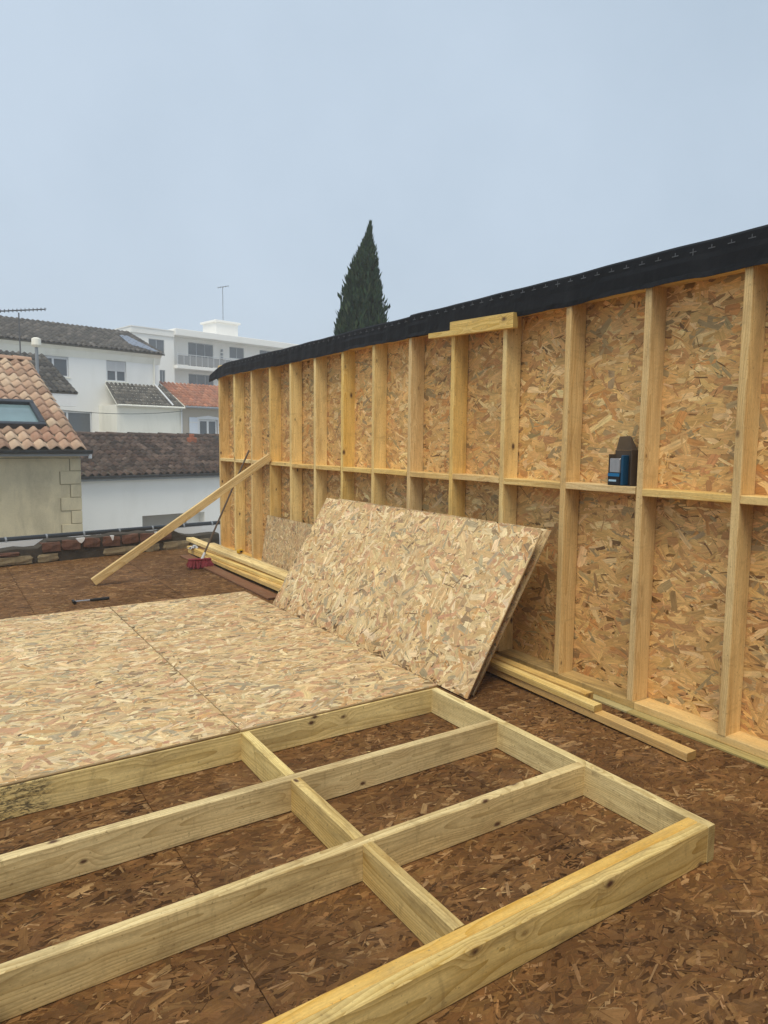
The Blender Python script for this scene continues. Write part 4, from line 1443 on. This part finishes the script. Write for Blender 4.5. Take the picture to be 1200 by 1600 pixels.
M_AER = m_plain('aerial_grey', (.10, .10, .105), .5, .2, 10., metal=.3)
P = _PM['dark_roof_wing'] @ Vector((-1.68, 1.9, 0))
aerial('tv_aerial', (P.x, P.y, zz(4.0, s4)), 2.55, (.978, .208, .0), 2.0, 13, M_AER, 'rake-shaped television aerial on a thin mast above the dark roof at the left', .22, True, .36)
P = _PM['apartment_block'] @ Vector((11.66, 4.6, 0))
aerial('tv_aerial', (P.x, P.y, 13.36), 3.4, (.9, -.4, .1), 1.0, 5, M_AER, 'tall thin television aerial on the roof of the far apartment block', .35, False, .1)
P = _PM['stone_house'] @ Vector((.43, 5.2, 0))
vp = empty('vent_pole', (P.x, P.y, 2.5))
tag(vp, 'grey vent pole with a pale cap rising behind the terracotta roof', 'vent pipe')
MB().tube((0, 0, 0), (0, 0, 1.58), .042, None, 10).build('pole', M_ZINC, vp)
MB().tube((0, 0, 1.54), (0, 0, 1.60), .07, .12, 12).tube((0, 0, 1.60), (0, 0, 1.76), .12, .115, 12).tube((0, 0, 1.76), (0, 0, 1.79), .115, .06, 12).build('cap', M_CREAM, vp)
P = _PM['white_annex'] @ Vector((2.95 * s5, -.2, 0))
Q = _PM['dark_roof_wing'] @ Vector((-1.6, .25, 0))
a_, b_ = Vector((P.x, P.y, zz(2.92, s5))), Vector((Q.x, Q.y, zz(2.72, s4)))
cb = MB()
pts = [a_.lerp(b_, i / 14) - Vector((0, 0, .22 * 4 * (i / 14) * (1 - i / 14))) for i in range(15)]
for i in range(14):
    cb.tube(pts[i], pts[i + 1], .014, None, 5)
tag(cb.build('cable', M_BLACK), 'thin dark cable sagging across the front of the white houses', 'cable')

# ------------------------------------------------------------------ cypress
cyp = empty('cypress_tree', (9.16, 15.13, GZ))
tag(cyp, 'tall dark green conical cypress rising behind the stud wall', 'tree')
tr = MB()
tr.tube((0, 0, 0), (0, 0, 4.), .20, .13, 10).tube((0, 0, 4.), (0, 0, 9.6), .13, .02, 8)
for i in range(26):
    a = i * 2.4
    z = 2. + i * .28
    r = .75 * (1 - z / 11)
    tr.tube((0, 0, z), (math.cos(a) * r, math.sin(a) * r, z + r * 1.3), .03, .008, 5)
tr.build('trunk', M_BARK, cyp)
gc = np.random.default_rng(17)
HT = 10.52
n = 30000
t = gc.random(n) ** .95                       # 0 base, 1 tip
z = 1.0 + (HT - 1.0) * t
ang = gc.uniform(0, 2 * math.pi, n)
def radius(z, a):
    u = (HT - z) / (HT - 1.0)
    base = 1.20 * np.minimum(1, (u * 1.60)) ** .82
    base = base * np.clip((z - .6) / 1.6, .2, 1) * np.clip(u / .085, .0, 1) ** .35
    lump = 1 + .14 * np.sin(5 * a + 2.1 * z) * np.sin(3.1 * z + a) + .10 * np.sin(9 * a - 3.7 * z + 1.)
    return base * lump
rr_ = .008 + radius(z, ang) * np.sqrt(gc.uniform(.30, 1.0, n)) * (1 + np.where(gc.random(n) < .05, gc.uniform(0, .14, n), 0))
X, Y = rr_ * np.cos(ang), rr_ * np.sin(ang)
lean = np.clip(1 - (HT - z) / 1.4, 0, 1)
X = X + .15 * lean; Y = Y - .10 * lean
# side leader on the left
side = gc.random(n) < .09
zs = gc.uniform(5.0, 8.25, n)
sr = .30 * np.clip((8.3 - zs) / 1.5, .03, 1) * np.sqrt(gc.random(n))
X = np.where(side, -.46 + sr * np.cos(ang), X); Y = np.where(side, .30 + sr * np.sin(ang), Y); z = np.where(side, zs, z)
tip = np.where(side, 1., np.clip((HT - z) / 1.3, .25, 1))
lf = gc.uniform(.10, .24, n) * (.5 + .5 * tip); wf = gc.uniform(.018, .045, n) * tip
out = gc.uniform(.05, .55, n) * tip
dx, dy = np.cos(ang) * out + gc.normal(0, .16, n), np.sin(ang) * out + gc.normal(0, .16, n)
dz = np.ones(n)
nn = np.sqrt(dx * dx + dy * dy + 1); dx /= nn; dy /= nn; dz /= nn
ta = gc.uniform(0, 2 * math.pi, n)
sx, sy = np.cos(ta), np.sin(ta)
base = np.stack([X, Y, z], 1); dirv = np.stack([dx, dy, dz], 1); sv = np.stack([sx, sy, np.zeros(n)], 1)
v4 = np.stack([base, base + dirv * lf[:, None] * .45 + sv * wf[:, None], base + dirv * lf[:, None], base + dirv * lf[:, None] * .4 - sv * wf[:, None]], 1).reshape(-1, 3)
me = bpy.data.meshes.new('crown')
me.vertices.add(len(v4)); me.vertices.foreach_set('co', v4.astype(np.float32).ravel())
me.loops.add(n * 4); me.loops.foreach_set('vertex_index', np.arange(n * 4, dtype=np.int32))
me.polygons.add(n); me.polygons.foreach_set('loop_start', np.arange(n, dtype=np.int32) * 4); me.polygons.foreach_set('loop_total', np.full(n, 4, np.int32))
me.update(calc_edges=True)
gcol = np.array([(.024, .052, .028), (.038, .075, .034), (.018, .038, .024), (.060, .085, .040)])[gc.choice(4, n, p=[.4, .3, .2, .1])] * gc.normal(1, .15, n)[:, None]
at = me.attributes.new('strand', 'FLOAT_COLOR', 'POINT')
at.data.foreach_set('color', np.concatenate([np.repeat(np.clip(gcol, .005, 1), 4, 0), np.ones((n * 4, 1))], 1).astype(np.float32).ravel())
tm = NT('cypress_foliage', .8)
tm.col(tm.n('ShaderNodeAttribute', attribute_name='strand').outputs['Color'])
me.materials.append(tm.m)
link_o = bpy.data.objects.new('crown', me)
link(link_o, cyp)
place(link_o, _PM['cypress_tree'])

# ------------------------------------------------------------------ mist
hz = MB().box(-150, 170, -150, 170, -4.7, 18.5)
hm_ = bpy.data.materials.new('mist')
hm_.use_nodes = True
hm_.node_tree.nodes.clear()
ho = hm_.node_tree.nodes.new('ShaderNodeOutputMaterial')
hv = hm_.node_tree.nodes.new('ShaderNodeVolumePrincipled')
hv.inputs['Color'].default_value = (.93, .95, .97, 1)
hv.inputs['Density'].default_value = .0031
hm_.node_tree.links.new(hv.outputs[0], ho.inputs['Volume'])
tag(hz.build('haze', hm_), 'thin pale winter mist filling the air', kind='stuff')
